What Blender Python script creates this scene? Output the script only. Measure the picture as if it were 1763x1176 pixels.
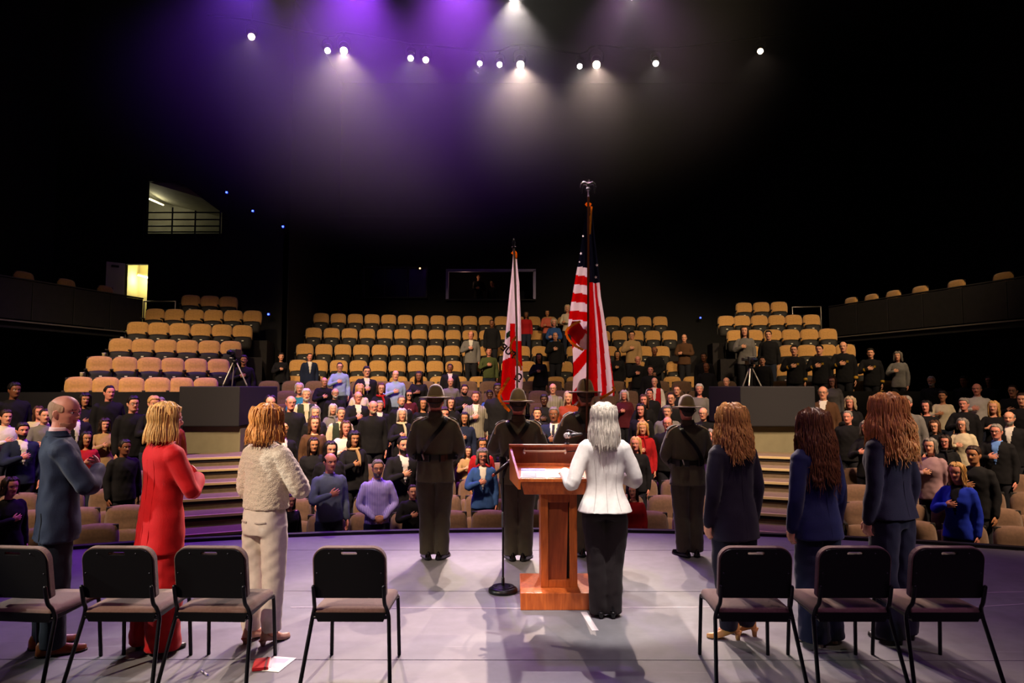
import bpy, bmesh, math, random
import numpy as np
from mathutils import Vector, Matrix, Euler
from mathutils.bvhtree import BVHTree

for _o in list(bpy.data.objects):
    bpy.data.objects.remove(_o)
SC = bpy.context.scene
COL = SC.collection
R = math.radians
PI = math.pi

# ------------------------------------------------------------------ camera
FPX, CAMZ, PITCH = 1175.0, 1.83, R(3.85)
cam = bpy.data.cameras.new('camera'); cam.sensor_width = 36.0; cam.lens = 36.0 * FPX / 1763.0
cam.clip_end = 200
camo = bpy.data.objects.new('camera', cam); COL.objects.link(camo)
camo.location = (0, 0, CAMZ); camo.rotation_euler = (R(90) + PITCH, 0, 0)
SC.camera = camo

# ------------------------------------------------------------------ world, colour management
world = bpy.data.worlds.new('world'); SC.world = world; world.use_nodes = True
world.node_tree.nodes['Background'].inputs[0].default_value = (0.30, 0.26, 0.42, 1)
world.node_tree.nodes['Background'].inputs[1].default_value = 0.0
vs = SC.view_settings
SC.display_settings.display_device = 'sRGB'
vs.view_transform = 'Standard'; vs.look = 'None'; vs.gamma = 1.0; vs.use_curve_mapping = False
vs.exposure = 0.0

# ------------------------------------------------------------------ stage and house lights (theatre lamps out of frame)
def spot(name, loc, aim, power, col, angle=40, blend=0.6, size=0.15):
    l = bpy.data.lights.new(name, 'SPOT'); l.energy = power; l.color = col
    l.spot_size = R(angle); l.spot_blend = blend; l.shadow_soft_size = size
    o = bpy.data.objects.new(name, l); COL.objects.link(o); o.location = loc
    d = Vector(aim) - Vector(loc); o.rotation_euler = d.to_track_quat('-Z', 'Y').to_euler()
    return o
WARM = (1.0, 0.80, 0.58); WHITE = (1.0, 0.93, 0.86); PURP = (0.42, 0.16, 1.0); LAV = (0.72, 0.55, 1.0); PINK = (1.0, 0.62, 0.80)
# side booms and upstage backlight on the stage
spot('boom_light', (-10.0, 3.4, 4.6), (-2.9, 4.75, 1.15), 2300, (0.95, 1.0, 0.92), 17, 0.4, 0.08)
spot('boom_light', (-6.8, -1.0, 7.0), (-1.95, 4.75, 0.9), 4200, WARM, 15, 0.4, 0.06)
spot('boom_light', (8.2, 1.8, 4.8), (3.2, 5.0, 1.2), 950, (0.92, 0.92, 1.0), 9, 0.5, 0.06)
spot('back_light', (0.1, 3.3, 8.8), (0.70, 5.55, 1.0), 2600, WHITE, 12, 0.4, 0.05)
spot('back_light', (1.7, 3.3, 8.8), (0.85, 5.50, 1.0), 2400, WHITE, 11, 0.4, 0.05)
spot('back_light', (0.6, -2.4, 5.6), (0.36, 5.8, 0.55), 600, WARM, 9, 0.5, 0.06)
spot('back_light', (3.6, 2.2, 8.6), (1.85, 4.95, 1.5), 700, WARM, 11, 0.5, 0.05)
spot('back_light', (6.0, 2.4, 8.6), (3.0, 4.9, 1.5), 500, WARM, 12, 0.5, 0.05)
for x, y in ((-1.6, 5.9), (1.6, 5.9)):
    spot('top_light', (x, y, 8.8), (x * 0.7, 7.1, 0.6), 520, WARM, 34, 0.8, 0.12)
# purple wash from the overhead pipe
for x, y, p in ((-5.0, 0.6, 80), (-1.0, 0.2, 230), (2.5, 0.2, 300), (6.4, 0.6, 520)):
    spot('purple_wash', (x, y, 7.6), (x * 0.75, 3.7, 0), p, (0.92, 0.46, 0.95), 52, 0.9, 0.3)
spot('purple_wash', (6.4, 6.6, 6.8), (-3.0, 4.8, 1.0), 260, (0.25, 0.20, 1.0), 30, 0.7, 0.2)
spot('purple_wash', (-7.5, 6.2, 6.6), (2.6, 4.8, 1.0), 260, (0.45, 0.2, 1.0), 30, 0.7, 0.2)
# purple moving lamps above the audience, just out of the top of the frame
for x, p, c in ((-6.2, 2600, (0.26, 0.05, 1.0)), (-3.6, 6500, (0.34, 0.05, 1.0)), (-1.2, 5500, (0.42, 0.08, 1.0)), (2.8, 2600, (0.75, 0.36, 0.75))):
    spot('purple_beam', (x, 15.6, 12.0), (x * 1.05, 13.9, 6.0), p, c, 72, 1.0, 0.15)
spot('purple_beam', (-6.0, 5.6, 7.8), (-2.6, 10.4, 0.3), 800, (0.76, 0.52, 1.0), 26, 0.9, 0.2)
spot('purple_beam', (6.0, 5.6, 7.8), (3.4, 10.4, 0.3), 650, (0.76, 0.52, 1.0), 26, 0.9, 0.2)
# house light on the audience
for x, y, z, ax, ay, az, p in ((-7.5, 5.6, 7.6, -6.6, 12.0, 0.3, 4800), (-2.4, 6.6, 8.0, -1.9, 13.2, 0.3, 8600), (3.0, 6.6, 8.0, 2.8, 13.4, 0.4, 5200), (8.5, 5.6, 7.6, 6.6, 11.2, 0.2, 5600)):
    spot('house_light', (x, y, z), (ax, ay, az), p, (1.0, 0.70, 0.46), 50, 0.9, 0.3)
for x, y, z, ax, ay, az, p in ((-9, 6, 10.5, -8.6, 16.5, 2.3, 7500), (-4, 6, 11, -3.2, 20.5, 2.6, 15000), (4, 6, 11, 3.5, 22.5, 3.4, 7000), (10, 6, 10.5, 8.6, 20.0, 3.0, 9000)):
    spot('house_light', (x, y, z), (ax, ay, az), p, (1.0, 0.72, 0.42), 32, 1.0, 0.3)

# ------------------------------------------------------------------ pixel helpers (photo frame 1763 x 1176)
CP, SP = math.cos(PITCH), math.sin(PITCH)
def ray(px, py):
    dx = (px - 881.5) / FPX; du = (588.0 - py) / FPX
    return Vector((dx, CP - du * SP, SP + du * CP))
def at(px, py, Y):
    r = ray(px, py); k = Y / r.y
    return Vector((r.x * k, Y, CAMZ + r.z * k))
def on(px, py, z=0.0):
    r = ray(px, py); k = (z - CAMZ) / r.z
    return Vector((r.x * k, r.y * k, z))
def proj(p):
    x, y, z = p[0], p[1], p[2] - CAMZ
    d = y * CP + z * SP
    return 881.5 + FPX * x / d, 588.0 - FPX * (-y * SP + z * CP) / d

# ------------------------------------------------------------------ materials
MATS = {}
def srgb(c):
    if isinstance(c, str):
        c = [int(c[i:i + 2], 16) / 255 for i in (0, 2, 4)]
    return tuple(((v / 12.92) if v <= 0.04045 else ((v + 0.055) / 1.055) ** 2.4) for v in c)
def mat(key, col='808080', rough=0.7, metal=0.0, bump=0.0, bscale=60.0, vary=0.0, vscale=8.0, stretch=(1, 1, 1), spec=0.4, sheen=0.0, emit=0.0, trans=0.0):
    if key in MATS: return MATS[key]
    m = bpy.data.materials.new(key); m.use_nodes = True; MATS[key] = m
    nt = m.node_tree; N = nt.nodes; L = nt.links
    b = N['Principled BSDF']; c = srgb(col)
    b.inputs['Base Color'].default_value = (*c, 1); b.inputs['Roughness'].default_value = rough
    b.inputs['Metallic'].default_value = metal; b.inputs['Specular IOR Level'].default_value = spec
    if sheen: b.inputs['Sheen Weight'].default_value = sheen; b.inputs['Sheen Roughness'].default_value = 0.5
    if trans: b.inputs['Transmission Weight'].default_value = trans
    if emit:
        b.inputs['Emission Color'].default_value = (*c, 1); b.inputs['Emission Strength'].default_value = emit
    if bump or vary:
        tc = N.new('ShaderNodeTexCoord'); mp = N.new('ShaderNodeMapping'); mp.inputs['Scale'].default_value = stretch
        L.new(tc.outputs['Object'], mp.inputs['Vector'])
    if vary:
        n = N.new('ShaderNodeTexNoise'); n.inputs['Scale'].default_value = vscale; n.inputs['Detail'].default_value = 6
        L.new(mp.outputs[0], n.inputs['Vector'])
        rp = N.new('ShaderNodeMapRange'); rp.inputs[1].default_value = 0.3; rp.inputs[2].default_value = 0.7
        rp.inputs[3].default_value = 1 - vary; rp.inputs[4].default_value = 1 + vary
        L.new(n.outputs['Fac'], rp.inputs[0])
        mx = N.new('ShaderNodeVectorMath'); mx.operation = 'SCALE'; mx.inputs[0].default_value = c
        L.new(rp.outputs[0], mx.inputs['Scale']); L.new(mx.outputs[0], b.inputs['Base Color'])
    if bump:
        n2 = N.new('ShaderNodeTexNoise'); n2.inputs['Scale'].default_value = bscale; n2.inputs['Detail'].default_value = 4
        L.new(mp.outputs[0], n2.inputs['Vector'])
        bp = N.new('ShaderNodeBump'); bp.inputs['Strength'].default_value = bump; bp.inputs['Distance'].default_value = 0.01
        L.new(n2.outputs['Fac'], bp.inputs['Height']); L.new(bp.outputs[0], b.inputs['Normal'])
    return m
def fabric(col, rough=0.85, bump=0.25, bscale=220, sheen=0.05):
    sheen = sheen * 0.25
    return mat('fabric_%s_%d' % (col, bscale), col, rough, bump=bump, bscale=bscale, vary=0.06, vscale=30, sheen=sheen, spec=0.2)
def skin(col): return mat('skin_' + col, col, 0.5, bump=0.05, bscale=150, vary=0.06, vscale=40, spec=0.35)
def hairm(col): return mat('hair_' + col, col, 0.52, bump=0.7, bscale=70, vary=0.4, vscale=60, stretch=(1.6, 1.6, 0.10), spec=0.3)
BLACK = mat('black_paint', '0b0b0c', 0.7)
WALLM = mat('black_wall', '0d0c0d', 0.9, vary=0.2, vscale=3)

# ------------------------------------------------------------------ numpy geometry
class Geo:
    def __init__(self): self.v = []; self.f = []; self.m = []; self.n = 0
    def add(self, v, f, m=0):
        v = np.asarray(v, float)
        self.v.append(v); self.f += [tuple(i + self.n for i in q) for q in f]; self.m += [m] * len(f); self.n += len(v)
        return self
    def verts(self): return np.concatenate(self.v) if self.v else np.zeros((0, 3))
    def xf(self, M):
        A = np.array(M); self.v = [v @ A[:3, :3].T + A[:3, 3] for v in self.v]; return self
    def merge(self, g, m=None):
        for_m = g.m if m is None else [m] * len(g.m)
        self.v.append(g.verts()); self.f += [tuple(i + self.n for i in q) for q in g.f]; self.m += for_m; self.n += g.n
        return self
    def mesh(self, name, mats=(), smooth=True):
        me = bpy.data.meshes.new(name)
        me.from_pydata(self.verts().tolist(), [], self.f)
        for x in mats: me.materials.append(x)
        if self.m and max(self.m) > 0: me.polygons.foreach_set('material_index', self.m)
        if smooth: me.polygons.foreach_set('use_smooth', [True] * len(self.f))
        me.update(); return me
def gridfaces(nr, nc, closed=True, off=0):
    f = []
    for i in range(nr - 1):
        for j in range(nc if closed else nc - 1):
            a = off + i * nc + j; b = off + i * nc + (j + 1) % nc
            f.append((a, b, b + nc, a + nc))
    return f
def box(cx, cy, cz, sx, sy, sz, g=None, m=0, M=None):
    g = g or Geo()
    v = np.array([(x, y, z) for z in (-1, 1) for y in (-1, 1) for x in (-1, 1)], float) * np.array([sx, sy, sz]) / 2
    if M is not None: v = v @ np.array(M)[:3, :3].T
    v = v + np.array([cx, cy, cz])
    return g.add(v, [(0, 2, 3, 1), (4, 5, 7, 6), (0, 1, 5, 4), (2, 6, 7, 3), (0, 4, 6, 2), (1, 3, 7, 5)], m)
def hexa(p, g=None, m=0):      # 8 points: bottom 4 then top 4 (same winding)
    g = g or Geo()
    return g.add(p, [(3, 2, 1, 0), (4, 5, 6, 7), (0, 1, 5, 4), (1, 2, 6, 5), (2, 3, 7, 6), (3, 0, 4, 7)], m)
def tube(pts, rad, seg=14, g=None, m=0, caps=True, flat=1.0, sub=0, up=None):
    g = g or Geo(); P = np.asarray(pts, float); Rr = np.asarray(rad, float)
    if Rr.ndim == 0: Rr = np.full(len(P), float(Rr))
    if sub and len(P) > 2: P, Rr = crm(P, Rr, sub)
    n = len(P); T = np.zeros_like(P)
    T[1:-1] = P[2:] - P[:-2]; T[0] = P[1] - P[0]; T[-1] = P[-1] - P[-2]
    T /= np.linalg.norm(T, axis=1)[:, None] + 1e-12
    u = np.array(up, float) if up is not None else (np.array([0, 0, 1.0]) if abs(T[0][2]) < 0.9 else np.array([1.0, 0, 0]))
    rings = []; a = np.linspace(0, 2 * PI, seg, endpoint=False)
    U = u
    prof = []
    for i in range(n):
        U = U - T[i] * (U @ T[i]); U /= np.linalg.norm(U) + 1e-12
        W = np.cross(T[i], U); prof.append((P[i], U.copy(), W, Rr[i], T[i]))
    if caps:
        p0, U0, W0, r0, t0 = prof[0]; p1, U1, W1, r1, t1 = prof[-1]
        pre = [(p0 - t0 * r0 * s, U0, W0, r0 * c, t0) for s, c in ((0.98, 0.15), (0.75, 0.66))]
        post = [(p1 + t1 * r1 * s, U1, W1, r1 * c, t1) for s, c in ((0.75, 0.66), (0.98, 0.15))]
        prof = pre + prof + post
    for p, U_, W_, r, t in prof:
        rings.append(p + np.outer(np.cos(a), U_) * r + np.outer(np.sin(a), W_) * r * flat)
    v = np.concatenate(rings); nr = len(prof)
    f = gridfaces(nr, seg) + [tuple(range(seg - 1, -1, -1)), tuple(range((nr - 1) * seg, nr * seg))]
    return g.add(v, f, m)
def crm(P, Rr, sub):
    Q, S = [], []
    n = len(P)
    for i in range(n - 1):
        p0 = P[max(i - 1, 0)]; p1 = P[i]; p2 = P[i + 1]; p3 = P[min(i + 2, n - 1)]
        for k in range(sub):
            t = k / sub
            Q.append(0.5 * (2 * p1 + (p2 - p0) * t + (2 * p0 - 5 * p1 + 4 * p2 - p3) * t * t + (3 * p1 - p0 - 3 * p2 + p3) * t ** 3))
            S.append(Rr[i] * (1 - t) + Rr[i + 1] * t)
    Q.append(P[-1]); S.append(Rr[-1])
    return np.array(Q), np.array(S)
def ellipsoid(c, r, seg=16, g=None, m=0, M=None):
    g = g or Geo(); th = np.linspace(0.12, PI - 0.12, seg // 2 + 1); a = np.linspace(0, 2 * PI, seg, endpoint=False)
    v = np.array([(math.sin(t) * math.cos(b), math.sin(t) * math.sin(b), math.cos(t)) for t in th for b in a]) * np.array(r)
    if M is not None: v = v @ np.array(M)[:3, :3].T
    n = len(th)
    f = [tuple(reversed(q)) for q in gridfaces(n, seg)] + [tuple(range(seg)), tuple(range(n * seg - 1, (n - 1) * seg - 1, -1))]
    return g.add(v + np.array(c), f, m)
def lathe(prof, seg=28, g=None, m=0, sx=1.0, sy=1.0):   # prof: list of (r, z) bottom to top
    g = g or Geo(); a = np.linspace(0, 2 * PI, seg, endpoint=False)
    v = np.array([(r * math.cos(b) * sx, r * math.sin(b) * sy, z) for r, z in prof for b in a])
    n = len(prof)
    f = gridfaces(n, seg) + [tuple(range(seg - 1, -1, -1)), tuple(range((n - 1) * seg, n * seg))]
    return g.add(v, f, m)
def loft(sec, seg=36, g=None, m=0, sub=4):
    """sec: (z, cx, cy, halfwidth, front, back) ; front is -Y"""
    g = g or Geo(); S = np.array(sec, float)
    if sub: S, _ = crm(S, np.zeros(len(S)), sub)
    a = np.linspace(0, 2 * PI, seg, endpoint=False); c, s = np.cos(a), np.sin(a)
    rings = []
    for z, cx, cy, w, fr, bk in S:
        x = cx + w * np.sign(s) * np.abs(s) ** 0.82
        y = cy + np.where(c > 0, -fr, bk) * np.abs(c) ** 0.82
        rings.append(np.stack([x, y, np.full_like(x, z)], 1))
    v = np.concatenate(rings); n = len(S)
    f = gridfaces(n, seg) + [tuple(range(seg - 1, -1, -1)), tuple(range((n - 1) * seg, n * seg))]
    return g.add(v, f, m)
def snoise(P, freq, seed=0, n=14, stretch=(1, 1, 1)):
    rg = np.random.RandomState(seed); D = rg.normal(size=(n, 3)); D /= np.linalg.norm(D, axis=1)[:, None]
    D = D * freq * (0.6 + 0.9 * rg.rand(n))[:, None] * np.array(stretch); ph = rg.rand(n) * 6.28
    return np.sin(P @ D.T + ph).sum(1) / math.sqrt(n)

# ------------------------------------------------------------------ objects
def mk(name, me, mats=None, parent=None, loc=None, rot=None, scale=None):
    o = bpy.data.objects.new(name, me); COL.objects.link(o)
    if parent is not None: o.parent = parent
    if loc is not None: o.location = loc
    if rot is not None: o.rotation_euler = rot
    if scale is not None: o.scale = (scale,) * 3 if isinstance(scale, (int, float)) else scale
    if mats is not None:
        if len(me.materials) < len(mats):
            for x in mats[len(me.materials):]: me.materials.append(x)
        for i, x in enumerate(mats):
            if o.material_slots[i].material is not x:
                o.material_slots[i].link = 'OBJECT'; o.material_slots[i].material = x
    return o
def part(name, g, m, parent=None, smooth=False, loc=None, rot=None, bevel=0.0):
    mats = m if isinstance(m, (list, tuple)) else [m]
    me = g.mesh(name, mats, smooth) if isinstance(g, Geo) else g
    if bevel: me = bevelled(me, bevel)
    return mk(name, me, mats, parent, loc, rot)
def bevelled(me, w, seg=2):
    bm = bmesh.new(); bm.from_mesh(me)
    bmesh.ops.bevel(bm, geom=list(bm.edges), offset=w, segments=seg, affect='EDGES', profile=0.6, clamp_overlap=True)
    bm.to_mesh(me); bm.free(); return me
def tag(o, label, cat, group=None, kind=None):
    o['label'] = label; o['category'] = cat
    if group: o['group'] = group
    if kind: o['kind'] = kind
    return o
def thing(name, label, cat, loc=(0, 0, 0), rz=0.0, group=None, scale=1.0):
    o = bpy.data.objects.new(name, None); COL.objects.link(o); o.location = loc; o.rotation_euler = (0, 0, rz)
    o.scale = (scale,) * 3; o.empty_display_size = 0.1
    return tag(o, label, cat, group)
def struct(name, g, m, label=None, smooth=False):
    o = part(name, g, m, None, smooth); o['kind'] = 'structure'
    if label: o['label'] = label
    return o
def dupe(o, parent=None):
    c = o.copy(); COL.objects.link(c)
    if parent is not None: c.parent = parent
    for ch in [x for x in COL.objects if x.parent is o and x is not c]: dupe(ch, c)
    return c

def fuse(g, voxel, smooth=2, dec=1.0, name='fused', wr=None):
    """one continuous surface out of overlapping closed shells; keeps the material of the nearest source face"""
    src = g.mesh('src'); o = bpy.data.objects.new('src', src); COL.objects.link(o)
    r = o.modifiers.new('r', 'REMESH'); r.mode = 'VOXEL'; r.voxel_size = voxel; r.adaptivity = 0.0
    if smooth:
        s = o.modifiers.new('s', 'SMOOTH'); s.factor = 0.5; s.iterations = smooth
    if dec < 1:
        d = o.modifiers.new('d', 'DECIMATE'); d.ratio = dec
    dg = bpy.context.evaluated_depsgraph_get()
    me = bpy.data.meshes.new_from_object(o.evaluated_get(dg))
    me.name = name; me.materials.clear()
    if max(g.m) > 0:
        bv = BVHTree.FromPolygons(g.verts().tolist(), g.f)
        idx = []
        for p in me.polygons:
            h = bv.find_nearest(p.center); idx.append(g.m[h[2]] if h[2] is not None else 0)
        me['mi'] = 1
        for k in range(max(g.m) + 1): me.materials.append(None)
        me.polygons.foreach_set('material_index', idx)
    me.polygons.foreach_set('use_smooth', [True] * len(me.polygons))
    bpy.data.objects.remove(o); bpy.data.meshes.remove(src)
    if wr: wr(me)
    me.update(); return me
def co(me):
    a = np.empty(len(me.vertices) * 3); me.vertices.foreach_get('co', a); return a.reshape(-1, 3)
def nor(me):
    a = np.empty(len(me.vertices) * 3); me.vertices.foreach_get('normal', a); return a.reshape(-1, 3)
def setco(me, P): me.vertices.foreach_set('co', P.ravel()); me.update()
def wrinkle(amp, freq, seed, stretch=(1, 1, 1), amp2=0.0, freq2=60):
    def w(me):
        P = co(me); Nn = nor(me)
        d = amp * snoise(P, freq, seed, stretch=stretch)
        if amp2: d = d + amp2 * snoise(P, freq2, seed + 5)
        setco(me, P + Nn * d[:, None])
    return w
def extract(me, pred, off=0.004, name='piece', taper=None):
    P = co(me); Nn = nor(me)
    keep = [p for p in me.polygons if pred(p.center)]
    ids = sorted({i for p in keep for i in p.vertices}); mp = {i: k for k, i in enumerate(ids)}
    if not ids: return None
    ids_ = np.array(ids); o_ = off if taper is None else off * taper(P[ids_])[:, None]
    g = Geo(); v = P[ids_] + Nn[ids_] * o_; n = len(v)
    f = [tuple(mp[i] for i in p.vertices) for p in keep]
    cnt = {}
    for q in f:
        for a, b in zip(q, q[1:] + q[:1]): cnt[(a, b)] = 1
    rim = [(a, b) for (a, b) in cnt if (b, a) not in cnt]
    inner = P[ids_] - Nn[ids_] * 0.003
    g.add(np.concatenate([v, inner]), f + [(b, a, a + n, b + n) for a, b in rim])
    return g.mesh(name)
# ================================================================== STRUCTURE
C0 = Vector((0.3, -6.5, 0)); RS = 15.3                       # centre of the thrust stage arc
def arc_pt(r, a, z=0.0, c=C0): return (c.x + r * math.sin(a), c.y + r * math.cos(a), z)
def ring(r0, r1, a0, a1, z0, z1, n=48, g=None, c=C0, m=0):
    g = g or Geo(); v = []
    for i in range(n + 1):
        a = a0 + (a1 - a0) * i / n
        v += [arc_pt(r0, a, z0, c), arc_pt(r1, a, z0, c), arc_pt(r1, a, z1, c), arc_pt(r0, a, z1, c)]
    f = [tuple(reversed(q)) for q in gridfaces(n + 1, 4)] + [(0, 1, 2, 3), tuple(4 * n + k for k in (3, 2, 1, 0))]
    return g.add(v, f, m)

# ---- stage floor: scuffed dark grey vinyl laid in strips
def floor_material():
    m = bpy.data.materials.new('stage_vinyl'); m.use_nodes = True; nt = m.node_tree; N = nt.nodes; L = nt.links
    b = N['Principled BSDF']; tc = N.new('ShaderNodeTexCoord')
    n1 = N.new('ShaderNodeTexNoise'); n1.inputs['Scale'].default_value = 1.3; n1.inputs['Detail'].default_value = 9; n1.inputs['Roughness'].default_value = 0.65
    n2 = N.new('ShaderNodeTexNoise'); n2.inputs['Scale'].default_value = 9; n2.inputs['Detail'].default_value = 8
    L.new(tc.outputs['Object'], n1.inputs['Vector']); L.new(tc.outputs['Object'], n2.inputs['Vector'])
    cr = N.new('ShaderNodeValToRGB'); cr.color_ramp.elements[0].position = 0.3; cr.color_ramp.elements[1].position = 0.75
    cr.color_ramp.elements[0].color = (*srgb('5d5b5f'), 1); cr.color_ramp.elements[1].color = (*srgb('77757a'), 1)
    mixf = N.new('ShaderNodeMath'); mixf.operation = 'ADD'; sc_ = N.new('ShaderNodeMath'); sc_.operation = 'MULTIPLY'; sc_.inputs[1].default_value = 0.4
    L.new(n2.outputs['Fac'], sc_.inputs[0]); L.new(n1.outputs['Fac'], mixf.inputs[0]); L.new(sc_.outputs[0], mixf.inputs[1])
    sb = N.new('ShaderNodeMath'); sb.operation = 'SUBTRACT'; sb.inputs[1].default_value = 0.2; L.new(mixf.outputs[0], sb.inputs[0]); L.new(sb.outputs[0], cr.inputs[0])
    # scuffs: thin stretched streaks in three directions
    last = cr.outputs[0]
    for i, (ang, s) in enumerate(((0.3, 3.0), (1.4, 2.2), (-0.7, 2.6))):
        mp = N.new('ShaderNodeMapping'); mp.inputs['Rotation'].default_value = (0, 0, ang); mp.inputs['Scale'].default_value = (s * 0.35, s * 9, 1); mp.inputs['Location'].default_value = (i * 7.3, i * 3.1, 0)
        L.new(tc.outputs['Object'], mp.inputs['Vector'])
        vn = N.new('ShaderNodeTexNoise'); vn.inputs['Scale'].default_value = 1.6; vn.inputs['Detail'].default_value = 5; L.new(mp.outputs[0], vn.inputs['Vector'])
        th = N.new('ShaderNodeMapRange'); th.inputs[1].default_value = 0.67; th.inputs[2].default_value = 0.76; th.inputs[4].default_value = 0.30; L.new(vn.outputs['Fac'], th.inputs[0])
        mx = N.new('ShaderNodeMix'); mx.data_type = 'RGBA'; L.new(th.outputs[0], mx.inputs['Factor']); L.new(last, mx.inputs[6]); mx.inputs[7].default_value = (*srgb('a9a5a8'), 1)
        last = mx.outputs[2]
    L.new(last, b.inputs['Base Color'])
    rr = N.new('ShaderNodeMapRange'); rr.inputs[3].default_value = 0.38; rr.inputs[4].default_value = 0.62; L.new(n1.outputs['Fac'], rr.inputs[0]); L.new(rr.outputs[0], b.inputs['Roughness'])
    b.inputs['Specular IOR Level'].default_value = 0.35
    return m
FLOORM = floor_material()
g = Geo(); av = [arc_pt(RS, a) for a in np.linspace(-R(62), R(62), 60)]
top = [(p[0], p[1], 0.0) for p in av] + [(16, 0.69, 0), (16, -7, 0), (-16, -7, 0), (-16, 0.69, 0)]
n_ = len(top)
g.add(top + [(x, y, -0.82) for x, y, z in top], [tuple(range(n_ - 1, -1, -1)), tuple(range(n_, 2 * n_))] + [(i, (i + 1) % n_, (i + 1) % n_ + n_, i + n_) for i in range(n_)])
floor = struct('floor', g, FLOORM, 'scuffed dark grey stage floor')
# joints between the vinyl strips, thin dark seams with pale tape line
seam = mat('vinyl_seam', '68646a', 0.7); tape = mat('pale_tape', 'b9aeb2', 0.7)
def floor_line(p, q, w, m, nm, z=0.0015):
    p = Vector(p); q = Vector(q); d = (q - p); L_ = d.length; an = math.atan2(d.y, d.x)
    o = part(nm, box(0, 0, 0, L_, w, 0.002), m, floor); o.location = ((p.x + q.x) / 2, (p.y + q.y) / 2, z); o.rotation_euler = (0, 0, an); return o
for y in (3.2, 4.75, 6.3, 7.85): floor_line((-8, y, 0), (8, y - 0.05, 0), 0.003, seam, 'floor_seam')
floor_line(on(500, 1046), on(1000, 1048), 0.012, tape, 'tape_line'); floor_line(on(1010, 1047), on(1300, 1045), 0.010, tape, 'tape_line')
floor_line(on(1600, 1022), on(1763, 1019), 0.010, tape, 'tape_line'); floor_line(on(1680, 1045), on(1763, 1040), 0.008, tape, 'tape_line')
floor_line(on(1005, 1054), on(1025, 1086), 0.05, tape, 'tape_line')
kerb = struct('trim_1', ring(RS, RS + 0.10, -R(60), R(60), -0.82, 0.035, 80), mat('kerb_black', '121114', 0.5), 'black kerb along the curved stage edge')

# ---- corridors of the two flights of steps
KL, KR = -0.432, 0.395
def aisle_dist(x, y, k):
    d = math.hypot(k, 1); return (x - k * y) / d
def arc_cross(r, k, off):      # angle at which the arc meets the line x = k*y + off
    best = None
    for i in range(-600, 601):
        a = R(60) * i / 600; p = arc_pt(r, a); e = abs(p[0] - k * p[1] - off)
        if best is None or e < best[0]: best = (e, a)
    return best[1]
HW = 0.66
ZROW = [-0.82, -0.74, -0.62, -0.46, -0.26, -0.02, 0.25, 0.55, 0.85, 1.10]
NLOW = len(ZROW)
RROW = [16.1 + 0.95 * i for i in range(NLOW)]
CARPET = mat('dark_carpet', '1b1718', 0.95, bump=0.4, bscale=120, vary=0.2, vscale=12)
g = Geo()
for i, (r, z) in enumerate(zip(RROW, ZROW)):
    aL0, aL1 = arc_cross(r, KL, -HW * 1.09), arc_cross(r, KL, HW * 1.09)
    aR0, aR1 = arc_cross(r, KR, -HW * 1.09), arc_cross(r, KR, HW * 1.09)
    amax = R(50)
    for a0, a1 in ((-amax, aL0), (aL1, aR0), (aR1, amax)):
        if a1 > a0: ring(r - 0.5, r + 0.45, a0, a1, -1.0, z, 24, g)
struct('floor_audience', g, CARPET, 'dark carpeted tiers of the lower audience')

# ---- the two flights of carpeted steps with lit nosings, and the platforms behind them
STEPM = mat('step_carpet', '6a5a44', 0.95, bump=0.5, bscale=160, vary=0.12, vscale=14)
NOSE = mat('step_nosing', 'c2ad7c', 0.45); OLIVE = mat('olive_panel', '6e6850', 0.85, vary=0.08, vscale=5); PLATB = mat('platform_black', '16151a', 0.75, bump=0.1, bscale=80)
def steps(k, half, label, x_lo, x_hi):
    t = bpy.data.objects.new('stairs', None); COL.objects.link(t); tag(t, label, 'stairs'); t['kind'] = 'structure'
    y0 = 8.75; t.location = (k * y0, y0, 0); t.rotation_euler = (0, 0, -math.atan(k))
    L0 = [0.0, 0.56, 1.10, 1.66, 2.20, 2.74, 3.32]; Z0 = [0.0, 0.135, 0.275, 0.415, 0.555, 0.69]
    for i in range(6):
        y_a, y_b = L0[i] - 0.02, 3.6
        st = part('step', box(0, (y_a + y_b) / 2, (Z0[i] - 0.9) / 2, 2 * half, y_b - y_a, Z0[i] + 0.9), STEPM, t)
        part('nosing', box(0, y_a - 0.004, Z0[i] - 0.012, 2 * half, 0.045, 0.032), NOSE, st)
        part('nosing_shadow', box(0, y_a - 0.003, Z0[i] - 0.05, 2 * half, 0.012, 0.045), BLACK, st)  # black strip standing in for the shadow under the nosing
    return t
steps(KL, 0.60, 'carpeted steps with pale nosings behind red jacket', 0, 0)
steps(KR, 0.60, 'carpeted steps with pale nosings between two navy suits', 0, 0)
def platform(k, px0, px1, label):
    Yf = 12.25; A = at(px0, 735, Yf); B = at(px1, 735, Yf)
    t = thing('platform', label, 'platform', ((A.x + B.x) / 2, Yf, 0), 0)
    w = B.x - A.x; ztop = 1.83 + 0.02
    part('skirt_panel', box(0, 0.9, 0.41, w - 0.04, 1.8, 1.46), OLIVE, t, bevel=0.01)
    part('parapet', box(0, 0.86, (1.14 + ztop) / 2, w, 1.96, ztop - 1.14), PLATB, t, bevel=0.02)
    return t
platform(KL, 312, 416, 'black camera platform with olive base behind steps beside cropped sweater')
platform(KR, 1272, 1400, 'black camera platform with olive base between two navy suits')

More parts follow.
